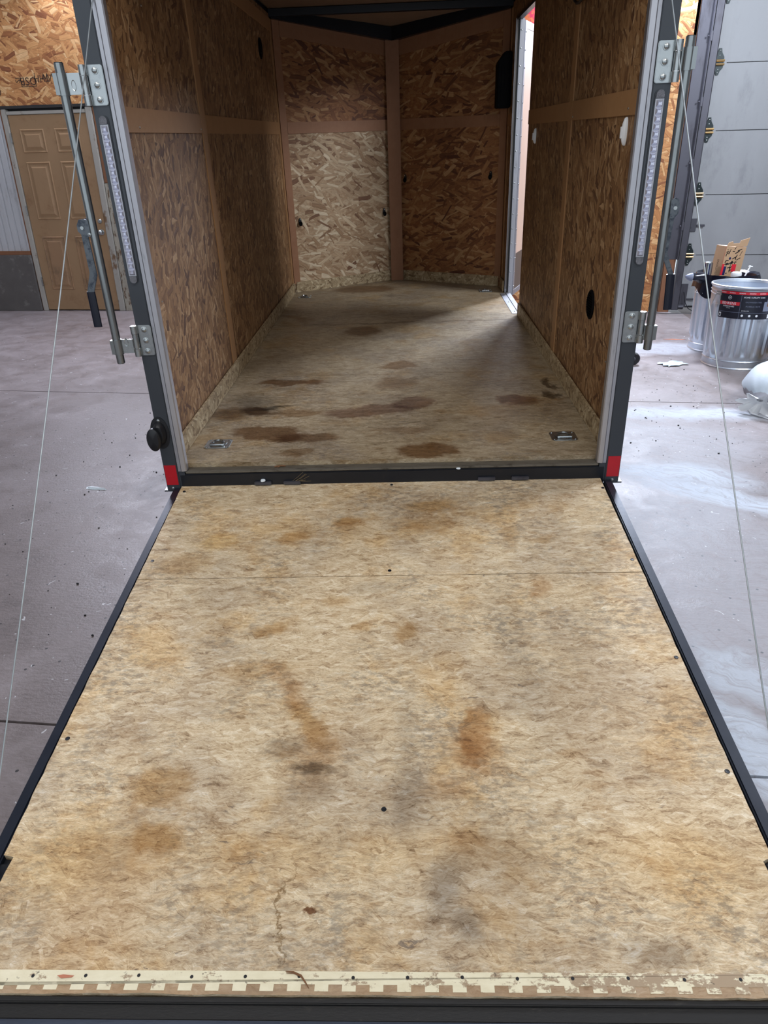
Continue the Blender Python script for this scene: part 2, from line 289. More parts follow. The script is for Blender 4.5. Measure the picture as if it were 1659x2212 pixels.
def band_mat():
    N = NT('worn_cream_band', .6, 0, .3); uv = N.uv()
    f = N.noise(N.vm('MULTIPLY', uv, (28, 60, 1)), 1, 5, .65)
    col = N.mix(f, lin((214, 202, 168)), lin((244, 236, 208)))
    s = N.n('ShaderNodeSeparateXYZ', {0: uv}).outputs
    wear = N.math('ADD', N.noise(N.vm('MULTIPLY', uv, (20, 34, 1)), 1, 5, .7), N.mr(s[0], -.2, .9, -.06, .14, False))
    col = N.mix(N.mr(wear, .53, .60, 0, .9), col, lin((158, 134, 108)))
    col = N.mix(N.mr(N.noise(N.vm('MULTIPLY', uv, (60, 60, 1)), 1, 3), .66, .72, 0, .7), col, lin((96, 84, 72)))
    N.col(col); N.bump(f, .3, .001); return N.m
M['band'] = band_mat()

def concrete():
    N = NT('shop_concrete', .4, 0, .5)
    p = N.n('ShaderNodeNewGeometry').outputs['Position']
    p2 = N.vm('MULTIPLY', p, (1, 1, 0))
    w = N.vm('MULTIPLY', N.vm('SUBTRACT', N.noise(p2, 2.5, 4, out='Color'), (.5, .5, .5)), (.5, .5, 0))
    q = N.vm('ADD', p2, w)
    big = N.noise(p2, .9, 5, .62); med = N.noise(q, 5, 6, .66)
    fine = N.noise(N.vm('MULTIPLY', p2, (14, 50, 1)), 1.6, 5, .7)
    v = N.math('ADD', N.math('MULTIPLY', big, .45), N.math('ADD', N.math('MULTIPLY', med, .35), N.math('MULTIPLY', fine, .25)))
    col = N.ramp(N.mr(v, .36, .70, smooth=False), [(0, lin((84, 75, 73))), (.35, lin((112, 102, 100))), (.7, lin((130, 121, 121))), (1, lin((156, 147, 148)))])
    # brown grime
    col = N.mix(N.mr(N.noise(q, 1.6, 5, .7), .55, .72, 0, .5), col, lin((112, 98, 92)))
    col = N.mix(N.mr(N.noise(p2, 34, 3, .75), .66, .74, 0, .55), col, lin((80, 72, 70)))
    # grit specks
    vo = N.n('ShaderNodeTexVoronoi', {'Vector': p2, 'Scale': 9.0}, voronoi_dimensions='2D')
    sp = N.math('MULTIPLY', N.math('LESS_THAN', vo.outputs['Distance'], .045), N.math('GREATER_THAN', N.n('ShaderNodeSeparateColor', {0: vo.outputs['Color']}).outputs[0], .62))
    col = N.mix(sp, col, lin((40, 36, 36)))
    # spilled white powder on the right of the ramp
    pw = None
    for (x, y, rx, ry, a, st, lo) in ((1.38, 1.02, .38, .24, 0, .95, .3), (1.60, .72, .55, .17, -.35, .95, .35), (2.15, .55, .5, .25, -.3, .9, .4), (1.75, 2.08, .75, .15, 0, .85, .4), (1.25, .45, .4, .35, 0, .35, .5),
                          (1.12, -1.0, .10, .42, .12, .95, .4), (1.22, -.60, .10, .16, .35, .8, .5), (1.42, -.75, .3, .10, -.6, .7, .5), (2.0, 4.0, .5, .25, 0, .5, .5), (1.5, -.1, .5, .5, 0, .25, .7), (1.28, -1.35, .2, .4, 0, .9, .5), (1.5, 1.5, .5, .4, 0, .25, .7), (-1.15, .75, .3, .25, 0, .22, .7)):
        d = N.n('ShaderNodeVectorRotate', {'Vector': N.vm('SUBTRACT', q, (x, y, 0)), 'Angle': -a}, rotation_type='Z_AXIS').outputs[0]
        r = N.vm('LENGTH', N.vm('MULTIPLY', d, (1 / rx, 1 / ry, 0)))
        m = N.mr(r, 1.35, lo, 0, st); pw = m if pw is None else N.math('MAXIMUM', pw, m)
    tex = N.noise(N.vm('MULTIPLY', N.n('ShaderNodeVectorRotate', {'Vector': q, 'Angle': .7}, rotation_type='Z_AXIS').outputs[0], (8, 34, 1)), 1, 6, .75)
    pw = N.math('MULTIPLY', pw, N.mr(tex, .32, .56, .35, 1))
    # tyre tread blocks printed in the powder
    br = N.n('ShaderNodeTexBrick', {'Vector': N.n('ShaderNodeVectorRotate', {'Vector': p2, 'Angle': 1.2}, rotation_type='Z_AXIS').outputs[0], 'Scale': 1.0, 'Mortar Size': .004, 'Brick Width': .05, 'Row Height': .036}).outputs['Fac']
    ft = N.math('MULTIPLY', N.mr(N.vm('LENGTH', N.vm('MULTIPLY', N.vm('SUBTRACT', p2, (1.13, -.62, 0)), (1 / .16, 1 / .34, 0))), 1.1, .5, 0, .55), N.math('SUBTRACT', 1, br))
    pw = N.math('MAXIMUM', N.math('MULTIPLY', pw, N.math('SUBTRACT', 1, N.math('MULTIPLY', br, N.mr(ft, 0, .3, 0, .6)))), N.math('MULTIPLY', ft, .5))
    col = N.mix(N.math('MULTIPLY', pw, .9), col, lin((184, 192, 202)))
    flk = N.n('ShaderNodeTexVoronoi', {'Vector': q, 'Scale': 22.0}, voronoi_dimensions='2D')
    fl = N.math('MULTIPLY', N.math('LESS_THAN', flk.outputs['Distance'], .07), N.math('GREATER_THAN', N.n('ShaderNodeSeparateColor', {0: flk.outputs['Color']}).outputs[1], .90))
    col = N.mix(N.math('MULTIPLY', fl, .8), col, lin((200, 202, 206)))
    N.col(col)
    N.put(N.b.inputs['Roughness'], N.math('ADD', N.math('MULTIPLY', pw, .35), N.mr(med, .3, .7, .40, .56)))
    N.bump(N.math('ADD', N.math('MULTIPLY', fine, .6), N.math('ADD', N.math('MULTIPLY', med, 1.5), N.noise(p2, 90, 3, .7))), .22, .006)
    return N.m
M['concrete'] = concrete()
M['slab_dark'] = plain('dark_floor_patch', (96, 84, 80), .6, 0, .25, 5, bump=.4)
M['apron'] = plain('outdoor_apron', (200, 196, 186), .9, 0, .1, 3)

# ------------------------------------------------------------ geometry helpers
def bm_(): return bmesh.new()
def box(bm, x0, x1, y0, y1, z0, z1, rot=None):
    v = [bm.verts.new((x, y, z)) for x in (x0, x1) for y in (y0, y1) for z in (z0, z1)]
    for f in ((0, 1, 3, 2), (4, 6, 7, 5), (0, 4, 5, 1), (2, 3, 7, 6), (0, 2, 6, 4), (1, 5, 7, 3)): bm.faces.new([v[i] for i in f])
    if rot: bmesh.ops.transform(bm, matrix=rot, verts=v)
    return v
def prism(bm, pts, h0, h1, axis='z'):
    def P(a, b, h): return {'z': (a, b, h), 'y': (a, h, b), 'x': (h, a, b)}[axis]
    a = [bm.verts.new(P(*p, h0)) for p in pts]; b = [bm.verts.new(P(*p, h1)) for p in pts]
    bm.faces.new(a[::-1]); bm.faces.new(b)
    n = len(pts)
    for i in range(n): bm.faces.new((a[i], a[(i + 1) % n], b[(i + 1) % n], b[i]))
    return a + b
def tube(bm, pts, r, seg=10, cap=True, taper=None):
    pts = [Vector(p) for p in pts]; rings = []
    up = None
    for i, p in enumerate(pts):
        t = (pts[min(i + 1, len(pts) - 1)] - pts[max(i - 1, 0)]).normalized()
        if up is None: up = Vector((0, 0, 1)) if abs(t.z) < .9 else Vector((1, 0, 0))
        a = t.cross(up).normalized(); up = a.cross(t).normalized()
        rr = r if taper is None else taper[i]
        rings.append([bm.verts.new(p + a * math.cos(k * 2 * math.pi / seg) * rr + up * math.sin(k * 2 * math.pi / seg) * rr) for k in range(seg)])
    for i in range(len(rings) - 1):
        for k in range(seg): bm.faces.new((rings[i][k], rings[i][(k + 1) % seg], rings[i + 1][(k + 1) % seg], rings[i + 1][k]))
    if cap: bm.faces.new(rings[0][::-1]); bm.faces.new(rings[-1])
def lathe(bm, prof, c=(0, 0, 0), seg=48, f=None, axis='z'):
    """prof: (radius, height); f(angle, height, radius) -> radius"""
    rings = []
    for r, h in prof:
        ring = []
        for k in range(seg):
            a = 2 * math.pi * k / seg; rr = f(a, h, r) if f else r
            x, y = rr * math.cos(a), rr * math.sin(a)
            v = {'z': (x, y, h), 'y': (x, h, y), 'x': (h, x, y)}[axis]
            ring.append(bm.verts.new((c[0] + v[0], c[1] + v[1], c[2] + v[2])))
        rings.append(ring)
    for i in range(len(rings) - 1):
        for k in range(seg): bm.faces.new((rings[i][k], rings[i][(k + 1) % seg], rings[i + 1][(k + 1) % seg], rings[i + 1][k]))
    if prof[0][0] > 1e-4: bm.faces.new(rings[0][::-1])
    if prof[-1][0] > 1e-4: bm.faces.new(rings[-1])
def obj(name, bm, mat, parent=None, label=None, kind=None, smooth=False, bevel=0, mats=None, uvf=None):
    bmesh.ops.remove_doubles(bm, verts=bm.verts, dist=1e-6)
    if bevel:
        bmesh.ops.bevel(bm, geom=[e for e in bm.edges if e.calc_face_angle(0) > .6], offset=bevel, segments=2, affect='EDGES', clamp_overlap=True)
    bmesh.ops.recalc_face_normals(bm, faces=bm.faces)
    uvl = bm.loops.layers.uv.new('UVMap')
    for f in bm.faces:
        n = f.normal
        for l in f.loops:
            p = l.vert.co
            if uvf: l[uvl].uv = uvf(p, n)
            elif abs(n.z) > .7: l[uvl].uv = (p.x, p.y)
            elif abs(n.x) > .9: l[uvl].uv = (p.y, p.z)
            elif abs(n.y) > .95: l[uvl].uv = (p.x, p.z)
            else:
                t = Vector((-n.y, n.x, 0)).normalized(); l[uvl].uv = (p.dot(t), p.z)
        f.smooth = smooth
    me = bpy.data.meshes.new(name); bm.to_mesh(me); bm.free()
    for m_ in (mats or [mat]): me.materials.append(M[m_] if isinstance(m_, str) else m_)
    o = bpy.data.objects.new(name, me); C.objects.link(o)
    if parent: o.parent = parent
    if label: o['label'] = label
    if kind: o['kind'] = kind
    if smooth:
        try:
            with bpy.context.temp_override(object=o, active_object=o, selected_objects=[o], selected_editable_objects=[o]): bpy.ops.object.shade_smooth_by_angle(angle=.6)
        except Exception: pass
    return o
def tag(o, label, cat, group=None):
    o['label'] = label; o['category'] = cat
    if group: o['group'] = group
    return o
def empty(name, loc=(0, 0, 0), mat=None, parent=None):
    o = bpy.data.objects.new(name, None); C.objects.link(o); o.empty_display_size = .1
    if mat is not None: o.matrix_world = mat
    else: o.location = loc
    if parent: o.parent = parent
    return o
def B1(name, mat, parent, x0, x1, y0, y1, z0, z1, bevel=0, **k):
    b = bm_(); box(b, x0, x1, y0, y1, z0, z1); return obj(name, b, mat, parent, bevel=bevel, **k)
def text_mesh(name, s, size, mat, parent, fn, align='CENTER', ext=0):
    cu = bpy.data.curves.new(name, 'FONT'); cu.body = s; cu.size = size; cu.align_x = align; cu.align_y = 'CENTER'; cu.resolution_u = 2; cu.extrude = ext
    t = bpy.data.objects.new(name + '_tmp', cu); C.objects.link(t)
    bpy.context.view_layer.update()
    me = bpy.data.meshes.new_from_object(t.evaluated_get(bpy.context.evaluated_depsgraph_get()))
    bpy.data.objects.remove(t); bpy.data.curves.remove(cu)
    for v in me.vertices: v.co = fn(v.co)
    me.name = name; me.materials.clear(); me.materials.append(M[mat])
    o = bpy.data.objects.new(name, me); C.objects.link(o); o.parent = parent
    return o
def copy_obj(o, parent, **kw):
    c = o.copy(); C.objects.link(c); c.parent = parent
    for k, v in kw.items(): setattr(c, k, v)
    return c
rnd = random.Random(5)

# ------------------------------------------------------------ shop: floor, walls, doors
WY = 5.87
fl = B1('floor', 'concrete', None, -7, 6.6, -7, 6.9, -.12, -.02, kind='structure')
def slab(pts):
    b = bm_(); prism(b, pts, -.02, 0); return obj('concrete_slab', b, 'concrete', fl, kind=None)
J1, J2 = -1.13, 2.33
def jag(x0, x1, y, n, amp, sd):
    r = random.Random(sd); return [(x0 + (x1 - x0) * i / n, y + (r.random() - .5) * amp) for i in range(n + 1)]
g = .005
e1 = jag(-7, 6.6, J1, 60, .012, 1); e2 = jag(-7, 2.34, J2, 40, .008, 2); e2b = jag(2.36, 6.6, J2 - .1, 12, .04, 3)
ea = [(2.33, 2.40), (2.36, 2.62), (2.39, 2.78), (2.44, 2.95), (2.47, 3.15), (2.52, 3.3), (2.56, 3.7), (2.6, 4.6), (2.6, 6.9)]
slab([(-7, -7), (6.6, -7)] + [(x, y - g) for x, y in e1[::-1]])
slab([(x, y + g) for x, y in e1] + [(6.6, J2 - g * 1.6)] + [(x, y - g) for x, y in e2[::-1]])
slab([(x, y + g) for x, y in e2] + ea + [(-7, 6.9)])
b = bm_(); prism(b, [(2.36, J2 + g), (6.6, J2 + g), (6.6, 6.9)] + [(x + .004, y) for x, y in ea[::-1]], -.02, -.004); obj('concrete_slab', b, 'slab_dark', fl, label='darker broken floor patch')

# far wall
wb = empty('wall_back'); wb['kind'] = 'structure'
def wsheet(x0, x1, z0, z1, mat='shop_osb', name='wall_board', y=WY):
    return B1(name, mat, wb, x0 + .002, x1 - .002, y, y + .012, z0 + .002, z1 - .002)
for x0, x1 in ((-7, -5.7), (-5.7, -3.26), (-3.26, -.82), (-.82, 1.62), (1.62, 2.35)):
    wsheet(x0, x1, 2.19, 3.41); wsheet(x0, x1, 3.41, 4.63)
wsheet(2.35, 6.6, 3.12, 4.63)
for x0, x1, z0, z1 in ((-3.75, -2.5, 0, 2.19), (-2.5, -1.28, 0, 2.19), (-1.28, -.06, 0, 2.19), (-.06, 1.16, 0, 2.19), (1.16, 1.9, 0, 2.19), (1.9, 2.315, 0, .62), (1.9, 2.315, .62, 2.64 - .45), ):
    wsheet(x0, x1, z0, z1)
wsheet(2.318, 2.352, 0, 3.12, 'trim_wood', 'wall_board')
B1('backing', 'frame_top', wb, -7, 2.36, WY + .012, WY + .12, 0, 4.63)
B1('backing', 'frame_top', wb, 2.36, 6.6, WY + .10, WY + .14, 3.0, 4.63)
# ribbed white panel over a concrete curb on the left
x = -7.0
while x < -5.03:
    b = bm_(); prism(b, [(x, WY - .012), (x + .012, WY - .026), (x + .068, WY - .026), (x + .08, WY - .012), (x + .08, WY), (x, WY)], .70, 2.17)
    obj('ribbed_panel_strip', b, 'white_panel', wb); x += .0805
B1('sill_board', 'trim_wood', wb, -7, -5.02, WY - .05, WY, .655, .70, bevel=.004)
B1('curb_wall', 'curb', wb, -7, -5.02, WY - .06, WY, 0, .655, bevel=.006)
# faded stamps on the sheathing above the tan door
def onwall(x, z, sc=1, rot=0):
    def f(v):
        a = v.x * sc * math.cos(rot) - v.y * sc * math.sin(rot); c_ = v.x * sc * math.sin(rot) + v.y * sc * math.cos(rot)
        return Vector((x + a, WY - .0015, z + c_))
    return f
for s_, x_, z_, r_, q in (('CAW', -5.01, 2.43, 1.57, .10), ('SI', -4.75, 2.46, 1.57, .08), ('OSB', -4.63, 2.45, 3.14, .11), ('WWW', -4.33, 2.49, 3.14, .09), ('10', -4.18, 2.49, 1.57, .06), ('EJ', -4.10, 2.49, 1.57, .05), ('THH', -4.47, 2.47, 3.14, .09)):
    text_mesh('ink_stamp', s_, q, 'ink', wb, onwall(x_, z_, 1, r_))
b = bm_()
for a_ in ((-4.72, -4.55, 2.395, 2.40), (-4.72, -4.715, 2.395, 2.50), (-4.55, -4.545, 2.395, 2.52)): box(b, a_[0], a_[1], WY - .0015, WY, a_[2], a_[3])
obj('ink_stamp', b, 'ink', wb)

# tan panelled door
d1 = empty('door_1'); d1['kind'] = 'structure'
DX0, DX1 = -4.945, -4.02
b = bm_(); box(b, DX0, DX1, WY - .03, WY + .01, .012, 2.125)
slabd = obj('door_slab', b, 'door_tan', d1, bevel=.003)
for (x0, x1) in ((-4.84, -4.55), (-4.425, -4.135)):
    for (z0, z1) in ((1.745, 1.985), (1.045, 1.655), (.25, .86)):
        b = bm_()
        # recessed moulding ring then a raised field
        o0 = (x0, x1, z0, z1); w_ = .018
        def ring(b, r0, y0, r1, y1):
            A = [b.verts.new((a, y0, c)) for a, c in ((r0[0], r0[2]), (r0[1], r0[2]), (r0[1], r0[3]), (r0[0], r0[3]))]
            Bv = [b.verts.new((a, y1, c)) for a, c in ((r1[0], r1[2]), (r1[1], r1[2]), (r1[1], r1[3]), (r1[0], r1[3]))]
            for i in range(4): b.faces.new((A[i], A[(i + 1) % 4], Bv[(i + 1) % 4], Bv[i]))
            return Bv
        def sh(r, t): return (r[0] + t, r[1] - t, r[2] + t, r[3] - t)
        ring(b, o0, WY - .031, sh(o0, .010), WY - .040); ring(b, sh(o0, .010), WY - .040, sh(o0, .024), WY - .0315)
        ring(b, sh(o0, .036), WY - .0315, sh(o0, .062), WY - .042)
        r = sh(o0, .062); b.faces.new([b.verts.new((a, WY - .042, c)) for a, c in ((r[0], r[2]), (r[1], r[2]), (r[1], r[3]), (r[0], r[3]))])
        obj('door_panel', b, 'door_tan' if z0 > 1 else 'door_stain', d1)
b = bm_(); lathe(b, [(.032, -.03), (.032, -.036), (.012, -.04), (.012, -.06), (.026, -.066), (.029, -.085), (.018, -.098), (0, -.1)], (DX1 - .055, WY, .90), 20, axis='y'); obj('door_knob', b, 'galv', d1, smooth=True)
b = bm_(); lathe(b, [(.024, -.03), (.026, -.038), (.02, -.046), (0, -.048)], (DX1 - .055, WY, 1.02), 20, axis='y'); obj('deadbolt', b, 'galv', d1, smooth=True)
B1('door_jamb', 'frame_white', d1, DX0 - .065, DX0 - .004, WY - .045, WY + .02, 0, 2.185, bevel=.006)
B1('door_jamb', 'frame_white', d1, DX1 + .004, DX1 + .075, WY - .045, WY + .02, 0, 2.185, bevel=.006)
B1('door_head', 'frame_white', d1, DX0 - .004, DX1 + .004, WY - .045, WY + .02, 2.128, 2.162, bevel=.004)
B1('head_flashing', 'frame_top', d1, DX0 - .10, DX1 + .10, WY - .05, WY + .01, 2.186, 2.215)
for z in (.3, 1.1, 1.85): B1('door_hinge', 'galv', d1, DX0 - .012, DX0 + .006, WY - .052, WY - .03, z, z + .1)
B1('wall_board', 'peeling', wb, DX1 + .08, DX1 + .20, WY - .03, WY, 0, 1.42, bevel=.004)
B1('wall_board', 'trim_wood', wb, DX1 + .08, DX1 + .20, WY - .028, WY, 1.424, 2.185, bevel=.004)
B1('wall_board', 'peeling', wb, DX1 + .21, DX1 + .265, WY - .02, WY, 0, 2.185, bevel=.003)
B1('wall_board', 'trim_wood', wb, DX0 - .085, DX0 - .068, WY - .03, WY, 0, 2.185)

# overhead door on the right
d2 = empty('door_2'); d2['kind'] = 'structure'
PX0 = 2.575
for k, (z0, z1) in enumerate(((.06, .60), (.60, 1.20), (1.20, 1.795), (1.795, 2.385), (2.385, 2.97), (2.97, 3.55))):
    b = bm_(); box(b, PX0, 6.4, WY + .03, WY + .07, z0 + .003, z1 - .003); 
    obj('door_section', b, 'gdoor', d2, bevel=.002)
B1('seam_light_block', 'steel_black', d2, PX0 - .05, 6.5, WY + .072, WY + .085, .062, 3.6)  # added dark sheet, stops daylight showing through the section seams
B1('bottom_seal', 'rubber', d2, PX0, 6.4, WY + .025, WY + .07, .045, .062)
B1('end_stile', 'gdoor', d2, PX0 - .002, PX0 + .10, WY + .018, WY + .03, .06, 3.5)
def dhinge(z):
    h = empty('door_hinge', (0, 0, 0), parent=d2)
    b = bm_(); X = PX0 + .022
    prism(b, [(X - .012, z - .105), (X + .012, z - .105), (X + .02, z - .075), (X + .045, z - .045), (X + .045, z + .045), (X + .02, z + .085), (X + .012, z + .12), (X - .012, z + .12), (X - .02, z + .085), (X - .04, z + .045), (X - .04, z - .045), (X - .02, z - .075)], WY + .006, WY + .018, 'y')
    obj('hinge_leaf', b, 'hinge_dark', h)
    for q in (.016, -.016):
        b = bm_(); tube(b, [(X - .055, WY - .004, z + q), (X + .05, WY - .004, z + q)], .011, 10); obj('roller_barrel', b, 'brass', h, smooth=True)
    for q in (-.085, -.06, .06, .1):
        b = bm_(); lathe(b, [(.006, 0), (.005, -.004), (0, -.005)], (X, WY + .006, z + q), 8, axis='y'); obj('bolt', b, 'galv', h)
for z in (.60, 1.20, 1.795, 2.385, 2.97): dhinge(z)
b = bm_(); box(b, PX0 - .01, PX0 + .055, WY + .002, WY + .018, .84, .97); box(b, PX0 + .055, PX0 + .14, WY - .004, WY + .008, .888, .912); box(b, PX0 - .02, PX0 + .01, WY - .01, WY + .004, .88, .94)
obj('slide_latch', b, 'track', d2, bevel=.003)
b = bm_(); box(b, PX0 + .0, PX0 + .07, WY + .0, WY + .018, .05, .30); box(b, PX0 + .07, PX0 + .16, WY, WY + .01, .13, .145); tube(b, [(PX0 - .04, WY - .02, .06), (PX0 + .04, WY - .02, .06)], .028, 12)
obj('bottom_bracket', b, 'track', d2)
b = bm_(); prism(b, [(2.355, WY - .015), (2.47, WY - .015), (2.47, WY - .06), (2.478, WY - .06), (2.478, WY + .0), (2.355, WY + .0)], .56, 3.6); obj('angle_jamb', b, 'track', d2)
B1('angle_jamb', 'trim_wood', d2, 2.355, 2.47, WY - .012, WY, .0, .56)
b = bm_(); prism(b, [(2.485, WY - .075), (2.545, WY - .075), (2.555, WY - .065), (2.555, WY - .03), (2.548, WY - .03), (2.548, WY - .06), (2.54, WY - .067), (2.49, WY - .067), (2.49, WY + .02), (2.485, WY + .02)], .03, 3.6); obj('roller_track', b, 'track', d2, bevel=.001)
for z in (.9, 1.5, 2.05, 2.6):
    b = bm_(); box(b, 2.465, 2.50, WY - .068, WY - .058, z - .04, z + .04); lathe(b, [(.009, -.06), (.008, -.068), (0, -.07)], (2.45, WY, z), 8, axis='y'); obj('track_bracket', b, 'track', d2)
b = bm_(); tube(b, [(2.60, WY - .03, .22), (2.62, WY - .05, .12), (2.66, WY - .07, .05), (2.74, WY - .09, .006), (2.9, WY - .12, .006)], .004, 6)
tube(b, [(2.1, WY - .12, .005), (2.3, WY - .10, .008), (2.42, WY - .14, .005), (2.6, WY - .12, .006), (2.8, WY - .15, .005)], .004, 6)
tag(obj('loose_cable', b, 'steel_black', None, smooth=True), 'thin dark loose cable lying on the floor at foot of overhead door track', 'cable')
# other walls, ceiling; the shop is open to daylight behind the camera
B1('wall_left', 'plaster', None, -7.12, -7, -7, WY + .02, 0, 4.63, kind='structure')
B1('wall_right', 'plaster', None, 6.6, 6.72, -7, WY + .02, 0, 4.63, kind='structure')
B1('ceiling', 'ceil', None, -7.12, 6.72, -7, WY + .1, 4.63, 4.7, kind='structure')
B1('ground_outside', 'apron', None, 1.5, 9, WY + .3, 9, -.08, -.03, kind='structure')

# ------------------------------------------------------------ the cargo trailer
T = empty('cargo_trailer', mat=TM); tag(T, 'open enclosed cargo trailer with strand board lining and lowered rear ramp', 'trailer')
HW = .885; H = 1.98; YC = 3.66; YA = 4.17
def P(name, mat, *a, **k): return B1(name, mat, T, *a, **k)
# floor boards
for i, (y0, y1) in enumerate(((.045, 1.218), (1.221, 2.438), (2.441, 3.655))): P('floor_board', 'floor_osb', -HW, HW, y0, y1, -.019, 0)
b = bm_(); prism(b, [(-HW, 3.658), (HW, 3.658), (0, YA)], -.019, 0); obj('floor_board', b, 'floor_osb', T)
# side wall sheets
WT = .012
def wsh(side, y0, y1, z0, z1, mat='wall_osb'):
    x0, x1 = (-HW - WT, -HW) if side < 0 else (HW, HW + WT)
    return P('wall_panel', mat, x0, x1, y0 + .001, y1 - .001, z0 + .001, z1 - .001)
for y0, y1 in ((.10, 1.28), (1.28, 2.50), (2.50, YC)): wsh(-1, y0, y1, 0, 1.235); wsh(-1, y0, y1, 1.235, H)
for y0, y1 in ((.10, 1.30), (1.30, 2.60)): wsh(1, y0, y1, 0, 1.235); wsh(1, y0, y1, 1.235, H)
wsh(1, 3.40, YC, 0, 1.235); wsh(1, 3.40, YC, 1.235, H); wsh(1, 2.60, 3.40, 1.86, H)
BT = .006
def batt(side, y0, y1, z0, z1, mat='batten'):
    x0, x1 = (-HW, -HW + BT) if side < 0 else (HW - BT, HW)
    return P('batten', mat, x0, x1, y0, y1, z0, z1, bevel=.001)
batt(-1, 1.215, 1.30, .0, H - .03); batt(-1, 3.585, 3.655, .07, H - .03); batt(-1, .101, 1.213, 1.205, 1.285); batt(-1, 1.302, 3.583, 1.205, 1.285); batt(-1, .101, 3.583, 1.87, H - .03)
batt(1, 1.265, 1.345, .0, H - .03); batt(1, .101, 1.263, 1.20, 1.28); batt(1, 1.347, 2.595, 1.20, 1.28); batt(1, 3.59, 3.655, .07, H - .03); batt(1, 3.41, 3.588, 1.20, 1.28)
# kick boards (their top edge catches the light)
for sx, y0, y1 in ((-1, .085, 3.60), (1, .085, 2.56), (1, 3.42, 3.62)):
    x0, x1 = (-HW + .0065, -HW + .018) if sx < 0 else (HW - .018, HW - .0065)
    P('kick_board', 'kick_osb', x0, x1, y0, y1, .001, .088, bevel=.0015)
# wedge nose panels, battens
def nose(side, name, mat, s0, s1, z0, z1, off=0, th=.012, z0b=None, z1b=None, **k):
    """s measured from the side corner towards the apex; z0b/z1b are the heights at s1"""
    A = Vector((side * HW, YC, 0)); Bp = Vector((0, YA, 0)); t = (Bp - A).normalized(); n = Vector((-side * abs(t.y), -abs(t.x), 0))
    b = bm_(); z0b = z0 if z0b is None else z0b; z1b = z1 if z1b is None else z1b
    q = [(s0, z0), (s1, z0b), (s1, z1b), (s0, z1)]
    f = [b.verts.new(A + t * s + n * off + Vector((0, 0, z))) for s, z in q]; r = [b.verts.new(A + t * s + n * (off + th) + Vector((0, 0, z))) for s, z in q]
    b.faces.new(f); b.faces.new(r[::-1])
    for i in range(4): b.faces.new((f[i], f[(i + 1) % 4], r[(i + 1) % 4], r[i]))
    return obj(name, b, mat, T, uvf=lambda p, nn: ((p - A).dot(t) + side * 3, p.z) if abs(nn.z) < .7 else (p.x, p.y), **k)
NL = math.hypot(HW, YA - YC); ZA = 1.83
for sd, mt in ((-1, 'nose_osb_lit'), (1, 'nose_osb')):
    nose(sd, 'wall_panel', mt, .01, NL, 0, 1.235, 0, .010)
    nose(sd, 'wall_panel', 'nose_osb', .01, NL, 1.237, H, 0, .010)
    nose(sd, 'batten', 'nose_batten', .06, NL - .04, 1.205, 1.285, .0105, .006)
    nose(sd, 'batten', 'nose_batten', .06, NL - .04, H - .135, H - .035, .0105, .006, ZA - .10, ZA)
    nose(sd, 'batten', 'nose_batten', .003, .058, .07, H - .03, .0105, .006)
    nose(sd, 'kick_board', 'kick_osb', .02, NL - .035, .001, .085, .0105, .008)
b = bm_(); prism(b, [(-.055, YA - .075), (.055, YA - .075), (.04, YA - .03), (-.04, YA - .03)], .0, ZA + .01); obj('apex_post', b, 'nose_batten', T, bevel=.002)
# screws of the nose and battens
def screw_head(parent, p, r, axis, mat='galv', sgn=-1, name='screw', cross=True):
    b = bm_(); lathe(b, [(r * 1.35, 0), (r * 1.35, sgn * r * .2), (r, sgn * r * .25), (r * .9, sgn * r * .6), (r * .5, sgn * r * .85), (0, sgn * r * .9)], p, 14, axis=axis)
    return obj(name, b, mat, parent, smooth=True)
# ceiling skin, roof bows, black wedge frame
b = bm_(); prism(b, [(-HW, .05), (HW, .05), (HW, YC), (0, YA), (-HW, YC)], H + .03, H + .036); obj('ceiling_panel', b, 'ceil_ply', T)
def beam(pts, w, h, name='roof_bow', mat='steel_black'):
    b = bm_()
    for (p, q) in zip(pts[:-1], pts[1:]):
        p, q = Vector(p), Vector(q); t = (q - p).normalized(); s = t.cross(Vector((0, 0, 1))).normalized() * w / 2
        u = Vector((0, 0, h))
        vs = [b.verts.new(x) for x in (p - s, p + s, p + s + u, p - s + u, q - s, q + s, q + s + u, q - s + u)]
        for f in ((0, 1, 2, 3), (7, 6, 5, 4), (0, 4, 5, 1), (1, 5, 6, 2), (2, 6, 7, 3), (3, 7, 4, 0)): b.faces.new([vs[i] for i in f])
    return obj(name, b, mat, T)
for y in (.4, 1.0, 1.6, 2.2, 2.8): beam([(-HW, y, H - .008), (HW, y, H - .008)], .03, .036)
beam([(-HW, YC - .03, H - .02), (HW, YC - .03, H - .02)], .06, .045)
beam([(-HW, YC - .02, H - .03), (-.01, YA - .06, ZA), ], .07, .085, 'wedge_frame'); beam([(HW, YC - .02, H - .03), (.01, YA - .06, ZA)], .07, .085, 'wedge_frame')
b = bm_()
V3 = [b.verts.new(v) for v in ((-HW, YC - .05, H + .02), (HW, YC - .05, H + .02), (0, YA - .02, ZA + .084))]; V4 = [b.verts.new((v.co.x, v.co.y, v.co.z + .006)) for v in V3]
b.faces.new(V3); b.faces.new(V4[::-1]); [b.faces.new((V3[i], V3[(i + 1) % 3], V4[(i + 1) % 3], V4[i])) for i in range(3)]
obj('ceiling_panel', b, 'ceil_ply', T)
